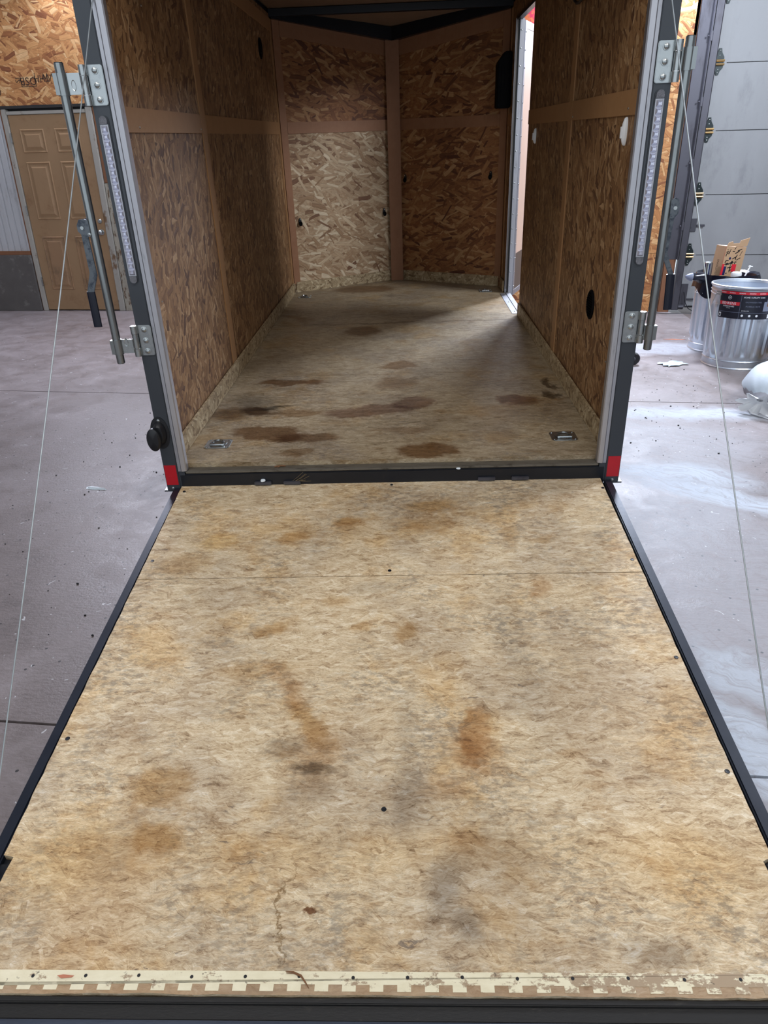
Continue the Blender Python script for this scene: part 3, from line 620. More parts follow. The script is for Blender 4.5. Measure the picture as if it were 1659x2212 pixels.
# outer skins, roof, belly
P('outer_skin', 'charcoal', -HW - .035, -HW - .03, .0, YC + .02, -.06, 2.03); P('outer_skin', 'charcoal', HW + .03, HW + .035, .0, 2.59, -.06, 2.03); P('outer_skin', 'charcoal', HW + .03, HW + .035, 3.41, YC + .02, -.06, 2.03); P('outer_skin', 'charcoal', HW + .03, HW + .035, 2.59, 3.41, 1.89, 2.03); P('outer_skin', 'charcoal', HW + .03, HW + .035, 2.59, 3.41, -.06, -.035)
for sd in (-1, 1): nose(sd, 'outer_skin', 'charcoal', -.02, NL + .02, -.06, 2.03, -.035, .004)
b = bm_(); prism(b, [(-HW - .035, -.02), (HW + .035, -.02), (HW + .035, YC + .02), (0, YA + .06), (-HW - .035, YC + .02)], 2.03, 2.045); obj('roof_skin', b, 'alu', T)
b = bm_(); prism(b, [(-HW - .03, .05), (HW + .03, .05), (HW + .03, YC), (0, YA + .03), (-HW - .03, YC)], -.06, -.025); obj('belly_frame', b, 'steel_black', T)
# wheels under the sides
for sx in (-1, 1):
    for y in (1.45, 2.15):
        b = bm_(); lathe(b, [(.08, -.06), (.15, -.075), (.175, -.07), (.185, -.04), (.185, .04), (.175, .07), (.15, .075), (.08, .06)], (sx * .72, y, -.232 - .041 * y), 32, axis='x')
        w_ = obj('wheel', b, 'rubber', T, smooth=True)
        b = bm_(); lathe(b, [(.11, sx * .076), (.09, sx * .085), (.04, sx * .07), (0, sx * .072)], (sx * .72, y, -.232 - .041 * y), 24, axis='x'); obj('wheel_rim', b, 'alu', w_, smooth=True)
# rear corner posts: charcoal face, aluminium channel, inner return
for sx in (-1, 1):
    def X(a, c): return (a, c) if sx > 0 else (-c, -a)
    x0, x1 = X(.864, .92); o = P('corner_post', 'charcoal', x0, x1, -.004, .06, -.100, 2.03, bevel=.002)
    q = [(.828, .004), (.832, 0), (.848, -.003), (.852, 0), (.863, 0), (.863, .03), (.828, .03)]
    b = bm_(); prism(b, [(sx * a, c) for a, c in q], -.016, 1.96); obj('door_channel', b, 'alu', T)
    x0, x1 = X(.828, .8285); b = bm_(); prism(b, [(sx * .832, .031), (sx * .868, .095), (sx * HW, .10), (sx * HW, .031)], .0, 1.96); obj('channel_return', b, 'alu_dark', T)
    x0, x1 = X(.838, .864); P('corner_post', 'charcoal', x0, x1, .001, .05, -.092, -.017)
    x0, x1 = X(.869, .917); P('reflector_tape', 'red', x0, x1, -.0055, -.004, -.074, .014)
    b = bm_(); box(b, *X(.866, .935), .0, .07, -.106, -.1); obj('post_foot', b, 'charcoal', T)
    screw_head(T, (sx * .895, -.004, -.088), .004, 'y', name='rivet')
    for k in range(12):
        z = .12 + k * .152
        b = bm_(); lathe(b, [(.0045, 0), (.004, .003), (0, .004)], (0, 0, 0), 8, axis='y')
        bmesh.ops.transform(b, matrix=Matrix.Translation((sx * .853, .064, z)) @ Matrix.Rotation(-sx * 1.06 + math.pi, 4, 'Z'), verts=b.verts); obj('rivet', b, 'galv', T)
beam([(-.92, .03, 1.965), (.92, .03, 1.965)], .06, .065, 'header_bow', 'charcoal')
# rear sill
P('sill_plate', 'sill', -.835, .835, .0015, .044, -.028, -.018, bevel=.002)
P('rear_crossmember', 'steel_black', -.862, .862, .0, .05, -.125, -.030, bevel=.004)
for x in (-.52, -.40, .39, .525): P('ramp_hinge_tab', 'track', x - .035, x + .035, -.012, 0, -.080, -.066, bevel=.002)
# LED light strips set in the posts
for sx, xc, z0, z1 in ((-1, -.892, .754, 1.228), (1, .889, .765, 1.240)):
    L = empty('tail_light', parent=T)
    def capsule(hw, e, z0, z1, seg=10):
        pts = []
        for k in range(seg + 1): a = math.pi * k / seg; pts.append((xc + hw * math.cos(a), z1 + e + hw * math.sin(a)))
        for k in range(seg + 1): a = math.pi + math.pi * k / seg; pts.append((xc + hw * math.cos(a), z0 - e + hw * math.sin(a)))
        return pts
    b = bm_(); prism(b, capsule(.0165, .010, z0, z1), -.009, -.004, 'y'); obj('light_housing', b, 'charcoal', L, bevel=.002)
    for zz, s_ in ((z1, 1), (z0, -1)):
        pts = [(xc - .0125, zz + s_ * .001), (xc + .0125, zz + s_ * .001)] + [(xc + .0125 * math.cos(math.pi * k / 8), zz + s_ * (.012 + .0125 * math.sin(math.pi * k / 8))) for k in range(9)]
        b = bm_(); prism(b, pts, -.0135, -.009, 'y'); obj('light_lens_end', b, 'lens_frost', L)
    b = bm_(); box(b, xc - .0135, xc + .0135, -.011, -.009, z0, z1); obj('light_bezel', b, 'alu', L)
    n = 22; dz = (z1 - z0 - .006) / n; base = None
    for k in range(n):
        zc = z0 + .003 + dz * (k + .5)
        if base is None:
            b = bm_(); hw, hz = .0100, dz * .47
            o8 = [(-hw, -hz), (0, -hz), (hw, -hz), (hw, 0), (hw, hz), (0, hz), (-hw, hz), (-hw, 0)]
            R0 = [b.verts.new((a, -.011, c)) for a, c in o8]; R1 = [b.verts.new((a * .7, -.0155, c * .55)) for a, c in o8]; R2 = [b.verts.new((a * .3, -.013, c * .3)) for a, c in o8]
            for A, Bq in ((R0, R1), (R1, R2)): [b.faces.new((A[i], A[(i + 1) % 8], Bq[(i + 1) % 8], Bq[i])) for i in range(8)]
            b.faces.new(R2)
            base = obj('lens_cell', b, 'lens', L); base.location = (xc, 0, zc)
        else: copy_obj(base, L, location=(xc, 0, zc))
# black rubber oval bumper low on the left post
b = bm_(); lathe(b, [(.060, -.004), (.060, -.007), (.044, -.008), (.040, -.022), (.030, -.032), (0, -.034)], (0, 0, 0), 28, axis='y')
bmesh.ops.transform(b, matrix=Matrix.Translation((-.905, 0, .155)) @ Matrix.Diagonal((.62, 1, 1.12, 1)), verts=b.verts)
rb = obj('licence_light', b, 'rubber', T, smooth=True, label='black rubber oval light mount')
b = bm_(); lathe(b, [(.03, -.024), (.036, -.034), (.036, -.05), (.028, -.056), (0, -.057)], (0, 0, 0), 24, axis='y')
bmesh.ops.transform(b, matrix=Matrix.Translation((-.920, .0, .142)) @ Matrix.Diagonal((.75, 1, 1.3, 1)), verts=b.verts); obj('rubber_hood', b, 'rubber', rb, smooth=True)
screw_head(rb, (-.902, -.009, .208), .0045, 'y')

# lock bars with brackets, screws, handle
def lockbar(sx):
    L = empty('lock_bar', parent=T)
    def bx_(b, a, c, y0, y1, z0, z1): box(b, *((a, c) if sx > 0 else (-c, -a)), y0, y1, z0, z1)
    xt = .952 if sx > 0 else .991   # tube centre
    ya = -.030
    def hingeset(zc, zb0, zb1):
        b = bm_(); pts = [(.864, zc - .052), (.868, zc - .056), (.913, zc - .056), (.913, zc + .056), (.868, zc + .056), (.864, zc + .052)]
        prism(b, [(sx * a, c) for a, c in pts], -.010, -.0045, 'y'); o = obj('hinge_plate', b, 'galv', L, bevel=.0015)
        for dz in (.040, 0, -.040): screw_head(L, (sx * .889, -.010, zc + dz), .0085, 'y')
        for z0, z1 in ((zc + .027, zc + .056), (zc - .056, zc - .027)):
            b = bm_(); tube(b, [(sx * .924, ya + .012, z0), (sx * .924, ya + .012, z1)], .0125, 14); bx_(b, .910, .924, -.012, -.006, z0, z1); obj('hinge_knuckle', b, 'galv', L, smooth=True)
        b = bm_(); tube(b, [(sx * .924, ya + .012, zc - .026), (sx * .924, ya + .012, zc + .026)], .011, 14)
        xa, xb = sorted((.932, xt)); bx_(b, xa, xb, ya - .002, ya + .003, zb0, zb1)
        obj('hinge_arm', b, 'galv', L, smooth=True)
        xm = (.932 + xt - .012) / 2
        if sx < 0:
            b = bm_(); lathe(b, [(.011, .001), (.010, -.001), (.007, .001), (0, .002)], (0, 0, 0), 16, axis='y'); bmesh.ops.transform(b, matrix=Matrix.Translation((sx * xm, ya - .002, zc)) @ Matrix.Diagonal((.7, 1, 1.5, 1)), verts=b.verts); obj('dimple', b, 'galv', L, smooth=True)
        b = bm_(); tube(b, [(sx * xt, ya, zb0 - .002), (sx * xt, ya, zb1)], .0185, 18); bx_(b, xt + .004, xt + .020, ya - .017, ya + .005, zb0, zb1); obj('bar_sleeve', b, 'tube_steel', L, smooth=True)
    hingeset(1.338, 1.313, 1.372); hingeset(.524, .484, .535)
    b = bm_(); tube(b, [(sx * xt, ya, .448), (sx * xt, ya, 1.40)], .0145, 18, cap=False); obj('bar_tube', b, 'tube_steel', L, smooth=True)
    for z in (.4475, 1.4005): b = bm_(); tube(b, [(sx * xt, ya, z - .0015), (sx * xt, ya, z + .0015)], .0125, 14); obj('tube_plug', b, 'rubber', L)
    # handle pivot ears, arm, grip
    if sx < 0:
        xh = -1.022
        b = bm_(); pts = [(xt_ * -1, z_) for xt_, z_ in ((.998, .945), (1.010, .950), (1.030, .948), (1.040, .930), (1.040, .912), (1.030, .900), (1.012, .893), (.998, .893))]
        prism(b, pts, ya - .014, ya - .011, 'y'); prism(b, pts, ya + .009, ya + .012, 'y'); obj('handle_ear', b, 'galv_dull', L)
        b = bm_(); tube(b, [(-1.022, ya - .018, .922), (-1.022, ya + .016, .922)], .006, 12); obj('pivot_pin', b, 'galv', L, smooth=True)
        screw_head(L, (-1.002, ya - .014, .900), .004, 'y')
        b = bm_()
        pts = [(-1.036, .940), (-1.014, .935), (-1.010, .765), (-1.034, .706), (-1.060, .706), (-1.036, .772)]
        prism(b, pts, ya - .003, ya + .002, 'y'); obj('handle_arm', b, 'galv_dull', L, bevel=.001)
        b = bm_(); tube(b, [(-1.047, ya, .708), (-1.048, ya, .583)], .0155, 12, cap=True); bmesh.ops.transform(b, matrix=Matrix.Translation((0, ya, 0)) @ Matrix.Diagonal((1, .45, 1, 1)) @ Matrix.Translation((0, -ya, 0)), verts=b.verts); obj('handle_grip', b, 'grip', L)
    else:
        b = bm_()
        pts = [(.958, .945), (.966, .952), (.978, .946), (.984, .925), (.982, .903), (.972, .890), (.960, .890)]
        prism(b, pts, ya - .016, ya - .013, 'y'); prism(b, [(a + .014, c) for a, c in pts], ya + .010, ya + .013, 'y'); obj('handle_ear', b, 'galv_dull', L)
        b = bm_(); tube(b, [(.974, ya - .018, .922), (.988, ya + .018, .922)], .006, 12); obj('pivot_pin', b, 'galv', L, smooth=True)
        b = bm_(); pts = [(.968, .945), (.985, .945), (.976, .776), (1.009, .704), (.991, .704), (.959, .772)]
        prism(b, pts, ya + .0, ya + .006, 'y'); obj('handle_arm', b, 'galv_dull', L, bevel=.001)
        b = bm_(); tube(b, [(.998, ya + .003, .708), (1.004, ya + .003, .587)], .0150, 12); bmesh.ops.transform(b, matrix=Matrix.Translation((0, ya, 0)) @ Matrix.Diagonal((1, .5, 1, 1)) @ Matrix.Translation((0, -ya, 0)), verts=b.verts); obj('handle_grip', b, 'grip', L)
lockbar(-1); lockbar(1)

# tie-down rings
def ring_pan(x, y):
    L = empty('tie_down', parent=T)
    b = bm_(); prism(b, [(x - .055, y - .04), (x - .045, y - .05), (x + .045, y - .05), (x + .055, y - .04), (x + .055, y + .04), (x + .045, y + .05), (x - .045, y + .05), (x - .055, y + .04)], .0003, .003); obj('pan_flange', b, 'galv', L, bevel=.001)
    b = bm_(); lathe(b, [(.040, .0035), (.036, .006), (.033, .0055), (.030, .0032), (0, .0032)], (x, y, 0), 28); obj('pan_rim', b, 'galv', L, smooth=True)
    b = bm_(); lathe(b, [(.028, .0034), (.010, .0042), (0, .0042)], (x, y - .004, 0), 24); obj('pan_hollow', b, 'sill', L)
    b = bm_(); R = .022; tube(b, [(x + R * math.cos(a), y + .006 + R * math.sin(a), .009) for a in [math.radians(t) for t in range(-30, 211, 20)]], .0042, 8); obj('pull_ring', b, 'galv', L, smooth=True)
    b = bm_(); tube(b, [(x - .03, y - .024, .008), (x + .03, y - .024, .008)], .0055, 8); obj('ring_bar', b, 'galv', L, smooth=True)
    for sx in (-1, 1):
        for sy in (-1, 1): screw_head(L, (x + sx * .044, y + sy * .038, .003), .004, 'z', sgn=1)
for x, y in ((-.752, .245), (.742, .248), (-.77, 3.45), (.735, 3.48)): ring_pan(x, y)
# eye hooks on the nose walls
def hook(side, s, z):
    A = Vector((side * HW, YC, 0)); Bp = Vector((0, YA, 0)); t = (Bp - A).normalized(); n = Vector((-side * abs(t.y), -abs(t.x), 0)); p = A + t * s + n * .0165 + Vector((0, 0, z))
    L = empty('wall_hook', parent=T)
    b = bm_(); lathe(b, [(.014, 0), (.014, .003), (0, .004)], (0, 0, 0), 16, axis='y')
    R = Matrix((t, n, Vector((0, 0, 1)))).transposed().to_4x4()
    bmesh.ops.transform(b, matrix=Matrix.Translation(p) @ R @ Matrix.Diagonal((.9, 1, 2.2, 1)), verts=b.verts); obj('hook_plate', b, 'rubber', L)
    b = bm_(); tube(b, [(.011 * math.cos(a), .012, -.014 + .014 * math.sin(a)) for a in [k * math.pi / 8 for k in range(17)]], .005, 8, cap=False)
    bmesh.ops.transform(b, matrix=Matrix.Translation(p) @ R, verts=b.verts); obj('hook_ring', b, 'dark_plastic', L, smooth=True)
    b = bm_(); lathe(b, [(.006, .004), (.005, .009), (0, .01)], (0, 0, .02), 10, axis='y'); bmesh.ops.transform(b, matrix=Matrix.Translation(p) @ R, verts=b.verts); obj('screw', b, 'galv', L, smooth=True)
hook(-1, .10, .56); hook(-1, .895, .58); hook(1, .91, .84); hook(1, .12, .86)
# oval wall vents
def vent(x, y, z, rw, rh, sx):
    L = empty('wall_vent', parent=T)
    b = bm_(); lathe(b, [(1, 0), (1, -sx * .006), (.88, -sx * .010), (.84, -sx * .004), (0, -sx * .004)], (0, 0, 0), 36, axis='x')
    bmesh.ops.transform(b, matrix=Matrix.Translation((x, y, z)) @ Matrix.Diagonal((1, rw, rh, 1)), verts=b.verts); obj('vent_rim', b, 'dark_plastic', L, smooth=True)
    for k in range(-5, 6):
        zz = k / 6 * rh; hw = rw * .84 * math.sqrt(max(0, 1 - (zz / (rh * .86)) ** 2))
        if hw < .006: continue
        b = bm_(); v = box(b, -.0045, .0045, -hw, hw, -.0012, .0012, Matrix.Translation((x - sx * .008, y, z + zz)) @ Matrix.Rotation(.6 * sx, 4, 'Y')); obj('louvre', b, 'dark_plastic', L)
vent(HW, .568, .485, .055, .062, 1); vent(-HW, 3.10, 1.72, .055, .062, -1)
# small white interior lights on the right wall
def dome(y, z, s=1):
    L = empty('interior_light', parent=T)
    b = bm_(); lathe(b, [(1, 0), (1, -.006), (.9, -.011), (.55, -.016), (0, -.017)], (0, 0, 0), 28, axis='x'); bmesh.ops.transform(b, matrix=Matrix.Translation((HW, y, z)) @ Matrix.Diagonal((1, .014 * s, .046 * s, 1)), verts=b.verts); obj('light_cover', b, 'white_plastic', L, smooth=True)
    b = bm_(); box(b, HW - .021, HW - .014, y - .005, y + .005, z - .022, z + .016); obj('light_switch', b, 'white_plastic', L, bevel=.001)
dome(.318, 1.150); dome(2.30, 1.135, .9)
# wiring loop at the top of the right wall
b = bm_()
for k in range(3):
    yc = 1.25 + .05 * k; tube(b, [(HW - .014 - .006 * k, yc + (.28 - .05 * k) * math.cos(a), 1.93 + (.27 - .045 * k) * math.sin(a)) for a in [math.pi + math.pi * t / 16 for t in range(17)]], .006, 8)
obj('wiring_loop', b, 'rubber', T, smooth=True)
# rear screws on battens (bright heads)
for (x, y, z) in ((-HW + .006, .30, 1.222), (-HW + .006, 1.19, 1.222), (-HW + .006, .55, 1.62), (HW - .006, .30, 1.222), (HW - .006, 1.235, 1.215), (HW - .006, .22, .33), (-HW + .006, .21, .62)):
    b = bm_(); lathe(b, [(.004, 0), (.0035, -.003 if x > 0 else .003), (0, -.0035 if x > 0 else .0035)], (x, y, z), 8, axis='x'); obj('rivet', b, 'galv', T)

# side door opening: jamb, threshold plate, open door
Y0, Y1 = 2.60, 3.40
P('side_jamb', 'alu', HW - .004, HW + .04, Y1 - .012, Y1 - .001, -.0, 1.86)
P('side_jamb', 'alu_dark', HW + .0, HW + .012, Y1 - .020, Y1 - .012, .03, 1.86)
P('side_jamb', 'rubber', HW + .012, HW + .020, Y1 - .034, Y1 - .012, .0, 1.86)
P('side_jamb', 'alu', HW + .020, HW + .052, Y1 - .050, Y1 - .012, -.02, 1.855, bevel=.002)
P('side_jamb', 'alu_dark', HW, HW + .035, Y0, Y0 + .008, .0, 1.86); P('side_jamb', 'steel_black', HW, HW + .035, Y0 + .008, Y1 - .012, 1.85, 1.88)
for k in range(17):
    screw_head(T, (HW + .030, Y1 - .050, .06 + k * .108), .0045, 'y', name='rivet')
P('threshold_plate', 'alu', HW - .045, HW + .030, Y0 + .0, Y1 - .052, .0005, .003, bevel=.0006)
P('threshold_plate', 'alu', HW + .0, HW + .035, Y0 + .01, Y1 - .052, .003, .008, bevel=.0006)
for y in (2.66, 3.0, 3.27): screw_head(T, (HW - .02, y, .003), .004, 'z', mat='rubber', sgn=1)
SD = empty('side_door', parent=T); SD.location = (HW + .058, Y1 - .03, 0); SD.rotation_euler = (0, 0, math.radians(-21.5) + math.pi / 2)
# local: +x runs along the leaf away from the hinge; the lined face looks to -y
b = bm_(); box(b, .0, .76, .004, .032, -.02, 1.845); obj('door_leaf', b, 'charcoal', SD)
for a in ((.0, .035, -.02, 1.845), (.725, .76, -.02, 1.845), (.035, .725, 1.80, 1.845), (.035, .725, -.02, .02)):
    b = bm_(); box(b, a[0], a[1], -.004, .004, a[2], a[3]); obj('door_edge_frame', b, 'alu', SD, bevel=.001)
b = bm_(); box(b, .036, .724, -.001, .004, .30, 1.799); obj('door_lining', b, 'wood_jamb', SD)
b = bm_(); box(b, .036, .724, -.002, .004, .021, .299); obj('kick_plate', b, 'alu_dark', SD)
for k in range(17):
    b = bm_(); lathe(b, [(.005, 0), (.004, -.004), (0, -.005)], (.016, -.004, .05 + k * .108), 8, axis='y'); obj('rivet', b, 'galv', SD)

# black moulded case on the right wall by the nose corner
CB = empty('wall_case', mat=TM @ Matrix.Translation((.80, 3.50, 1.32)))
tag(CB, 'black moulded plastic case mounted high beside the trailer side door', 'case')
b = bm_(); prism(b, [(-.025, .0), (.078, .0), (.078, .36), (.03, .36), (-.025, .29)], .0, .13, 'y'); obj('case_body', b, 'dark_plastic', CB, bevel=.006)
for k in range(4):
    b = bm_(); box(b, -.018 + k * .022, -.008 + k * .022, -.005, .001, .02, .27); obj('case_rib', b, 'dark_plastic', CB, bevel=.001)

# ramp door --------------------------------------------------
RA = math.atan(.1052)
RD = empty('ramp_door', parent=T); RD.location = (0, 0, -.0837); RD.rotation_euler = (RA, 0, 0)
def rb_(name, mat, *a, **k): return B1(name, mat, RD, *a, **k)
def edge_pts(pts, amp, sd, step=.03):
    r = random.Random(sd); out = []
    for p, q in zip(pts, pts[1:] + pts[:1]):
        n = max(1, int(math.hypot(q[0] - p[0], q[1] - p[1]) / step))
        for i in range(n):
            t = i / n; out.append((p[0] + (q[0] - p[0]) * t + ((r.random() - .5) * amp if i else 0), p[1] + (q[1] - p[1]) * t + ((r.random() - .5) * amp if i else 0)))
    return out
b = bm_(); prism(b, edge_pts([(-.858, -.6005), (.850, -.6005), (.848, .020), (-.860, .020)], .0015, 1), -.018, 0); obj('deck_board', b, 'ramp_osb', RD)
b = bm_(); prism(b, edge_pts([(-.858, -.6042), (-.857, -1.585), (-.832, -1.590), (-.836, -1.650), (-.856, -1.675), (-.856, -1.864), (.856, -1.864), (.856, -1.675), (.834, -1.650), (.830, -1.600), (.852, -1.590), (.850, -.6042)][::-1], .003, 2), -.018, 0); obj('deck_board', b, 'ramp_osb', RD)
for sx in (-1, 1):
    x0, x1 = sorted((sx * .860, sx * .892)); rb_('edge_rail', 'rail_black', x0, x1, -1.93, -.005, -.045, -.003, bevel=.004)
rb_('under_frame', 'steel_black', -.86, .86, -1.86, -.0, -.045, -.0185)
b = bm_(); box(b, -.86, .86, -1.903, -1.865, -.045, -.014); box(b, -.892, .892, -1.877, -1.866, -.04, -.006); obj('end_channel', b, 'recess', RD, bevel=.002)
rb_('end_flap', 'flap', -.892, .892, -1.99, -1.904, -.045, -.004, bevel=.006)
# hinge print: cream band with square teeth
b = bm_(); pts = [(-.77, -1.823), (.86, -1.823)]; xx = .86; up = False
r = random.Random(9); edge = []
while xx > -.77:
    y = -1.846 if up else -1.858
    edge.append((xx, y)); xx -= .0265 if up else .0265; edge.append((xx, y)); up = not up
box_pts = pts + edge + [(-.785, -1.852)]
prism(b, box_pts, .0001, .0006); obj('paint_band', b, 'band', RD, label='worn cream band with square teeth')
for k in range(17):
    x = -.68 + k * .1055
    b = bm_(); lathe(b, [(.0038, .0002), (.0030, .0013), (0, .0014)], (x, -1.834 + (k % 3) * .001, 0), 8); obj('deck_screw', b, 'rubber', RD)
for x, y in ((-.839, -.041), (.841, -.074), (-.835, -.50), (.833, -.535), (.836, -.993), (-.837, -1.264), (.838, -1.374), (.006, -.02), (.005, -1.473), (.006, -.575)):
    b = bm_(); lathe(b, [(.0065, .0003), (.0055, .0016), (.002, .0012), (0, .0012)], (x, y, 0), 10); obj('deck_screw', b, 'rubber', RD)
for sx in (-1, 1):
    L = empty('cable_anchor', parent=RD)
    b = bm_(); box(b, *sorted((sx * .838, sx * .886)), -1.655, -1.60, -.016, -.010); box(b, *sorted((sx * .862, sx * .868)), -1.65, -1.60, -.012, .022); obj('anchor_bracket', b, 'steel_black', L, bevel=.002)
    b = bm_(); tube(b, [(sx * .85, -1.625, .010), (sx * .885, -1.625, .010)], .006, 10); obj('anchor_bolt', b, 'galv', L, smooth=True)
# cables from the posts to the ramp end
for sx in (-1, 1):
    b = bm_(); A = Vector((sx * .872, -1.612, -.238)); Bq = Vector((sx * .856 if sx < 0 else .870, .03, 1.60)); n = 24
    pts = []
    for i in range(n + 1):
        t = i / n; p = A.lerp(Bq, t); p.z -= .028 * math.sin(math.pi * t) * (1 if sx < 0 else 1.3); pts.append(p)
    tube(b, pts, .0019, 8); obj('ramp_cable', b, 'cable', T, smooth=True)
P('cable_guide', 'steel_black', -.88, -.85, -.01, .03, 1.59, 1.62); P('cable_guide', 'steel_black', .85, .88, -.01, .03, 1.59, 1.62)

# small debris on sill, ramp
def onT(name, bm, mat, label, cat, x, y, z, smooth=True, group=None):
    o = obj(name, bm, mat, None, smooth=smooth); o.matrix_world = TM @ Matrix.Translation((x, y, z)); return tag(o, label, cat, group)
def pebble(r, sq=.5, seed=1):
    b = bm_(); bmesh.ops.create_icosphere(b, subdivisions=2, radius=r); q = random.Random(seed)
    for v in b.verts: v.co *= 1 + (q.random() - .5) * .25; v.co.z *= sq
    return b
onT('pebble', pebble(.0105, .5, 1), 'paper', 'white round pebble on black ramp hinge line at left', 'pebble', -.519, -.008, -.060)
onT('pebble', pebble(.009, .35, 2), 'paper', 'small white chip on the black rear sill right of centre', 'pebble', .276, -.002, -.0265)
b = bm_()
for k in range(7):
    q = random.Random(k); a = -.2 + q.random() * .9; l = .03 + q.random() * .03; x0 = q.random() * .03
    tube(b, [(x0, 0, 0), (x0 + l * .5 * math.cos(a), -.002, l * .5 * math.sin(a)), (x0 + l * math.cos(a), -.003, l * math.sin(a) + .004)], .0004, 5)
onT('straw_wisps', b, 'straw', 'thin dry straw wisps caught on black sill at left', 'straw', -.40, -.006, -.066)
b = bm_(); tube(b, [(-.022, 0, 0), (-.005, .004, .002), (.012, .002, .003), (.022, .006, .0)], .003, 6); tube(b, [(-.008, -.006, 0), (.006, .004, .004), (.018, .009, 0)], .002, 6)
onT('wood_splinter', b, 'splinter', 'reddish brown wood splinter on the dusty sill at left', 'splinter', -.45, .025, -.015)
b = bm_(); q = [(-.035, .012, .001), (-.02, .011, .001), (-.004, .004, .0015), (.006, -.008, .001), (.012, -.016, .001)]; tube(b, q, .0014, 6, taper=[.0006, .0016, .002, .0016, .0008]); tube(b, [(p[0] + .002, p[1] - .003, p[2]) for p in q], .0008, 6)
o = onT('wood_sliver', b, 'splinter', 'curled wood sliver at front edge of the ramp on cream band', 'splinter', -.145, -1.826, -.2735)
b = bm_(); prism(b, [(-.016, .002), (-.004, .004), (.018, .002), (.014, -.001), (-.006, -.003)], 0, .0008); onT('wood_chip', b, 'rust', 'flat reddish wood chip on cream band near left corner of ramp', 'splinter', -.615, -1.826, -.274)

# ------------------------------------------------------------ bins, box, bag, bucket
CAN1 = (2.45, 3.50); CAN2 = (2.46, 4.06)
def can(c, r0, r1, h, label, rot=0):
    t = empty('trash_can', (c[0], c[1], 0)); tag(t, label, 'trash can', 'galvanised trash cans by the overhead door')
    NR = 40; zt, zb = h * .80, h * .15
    def cor(a, hh, r):
        u = (math.sin((a + rot) * NR / 2) > 0)
        k = min(1, max(0, (hh - zb) / .03), max(0, (zt - hh) / .03)) if zb < hh < zt else 0
        s = math.sin((a + rot) * NR / 2)
        return r + .007 * k * max(-1, min(1, s * 2.2))
    R = lambda z: r0 + (r1 - r0) * z / h
    prof = [(r0 - .01, .014), (r0 - .004, .012)]
    zs = [.03, .06, .085] + [zb - .005] + [zb + .012, zb + .03, zb + .05] + [zb + .05 + (zt - zb - .1) * k / 5 for k in range(1, 6)] + [zt - .03, zt - .012, zt, zt + .02, h - .045, h - .02]
    b = bm_(); lathe(b, [(R(z) - .004, z) for z in zs], (0, 0, 0), 240, cor)
    bmesh.ops.delete(b, geom=[f for f in b.faces if len(f.verts) > 10], context='FACES')
    # inner wall and bottom
    lathe(b, [(.001, .02), (R(.02) - .012, .02), (R(h) - .012, h - .02)], (0, 0, 0), 96)
    bmesh.ops.delete(b, geom=[f for f in b.faces if len(f.verts) > 20], context='FACES')
    obj('can_body', b, 'galv_can', t, smooth=True)
    b = bm_(); lathe(b, [(r0 - .006, .0), (r0 + .008, .0), (r0 + .008, .006), (r0 + .003, .012), (r0 + .003, .055), (r0 + .007, .06), (r0 + .003, .066), (r0 - .006, .066)], (0, 0, 0), 96); obj('base_band', b, 'galv_can', t, smooth=True)
    b = bm_(); lathe(b, [(R(h) - .016, h - .022), (R(h) - .012, h - .004), (R(h) - .004, h + .002), (R(h) + .005, h - .001), (R(h) + .007, h - .009), (R(h) + .002, h - .016), (R(h) - .004, h - .024)], (0, 0, 0), 96)
    bmesh.ops.delete(b, geom=[f for f in b.faces if len(f.verts) > 20], context='FACES'); obj('can_rim', b, 'galv_can', t, smooth=True)
    for zz in (h - .07, h - .045):
        b = bm_(); lathe(b, [(R(zz) - .004, zz - .006), (R(zz) + .002, zz), (R(zz) - .004, zz + .006)], (0, 0, 0), 96); bmesh.ops.delete(b, geom=[f for f in b.faces if len(f.verts) > 20], context='FACES'); obj('swage_ring', b, 'galv_can', t, smooth=True)
    # wire handle on the side facing left
    ah = math.radians(205); p = Vector((math.cos(ah), math.sin(ah), 0)); tt = Vector((-p.y, p.x, 0)); o_ = p * (R(h * .85) + .010); zc = h * .83
    b = bm_(); tube(b, [o_ - tt * .02 + Vector((0, 0, zc + .05)), o_ - tt * .042 + p * .012 + Vector((0, 0, zc - .03)), o_ + tt * .042 + p * .012 + Vector((0, 0, zc - .03)), o_ + tt * .02 + Vector((0, 0, zc + .05)), o_ - tt * .02 + Vector((0, 0, zc + .05))], .0035, 8); obj('wire_handle', b, 'galv', t, smooth=True)
    b = bm_(); q0 = o_ - p * .004; box(b, -.028, .028, -.004, .004, zc + .035, zc + .065, Matrix.Translation((q0.x, q0.y, 0)) @ Matrix.Rotation(ah + math.pi / 2, 4, 'Z')); obj('handle_bracket', b, 'galv', t, bevel=.002)
    return t, R
c1, R1 = can(CAN1, .242, .262, .635, 'empty galvanised trash can in front with black and red label', .02)
c2, R2 = can(CAN2, .222, .245, .63, 'galvanised trash can behind, stuffed with black liner and rubbish', .05)
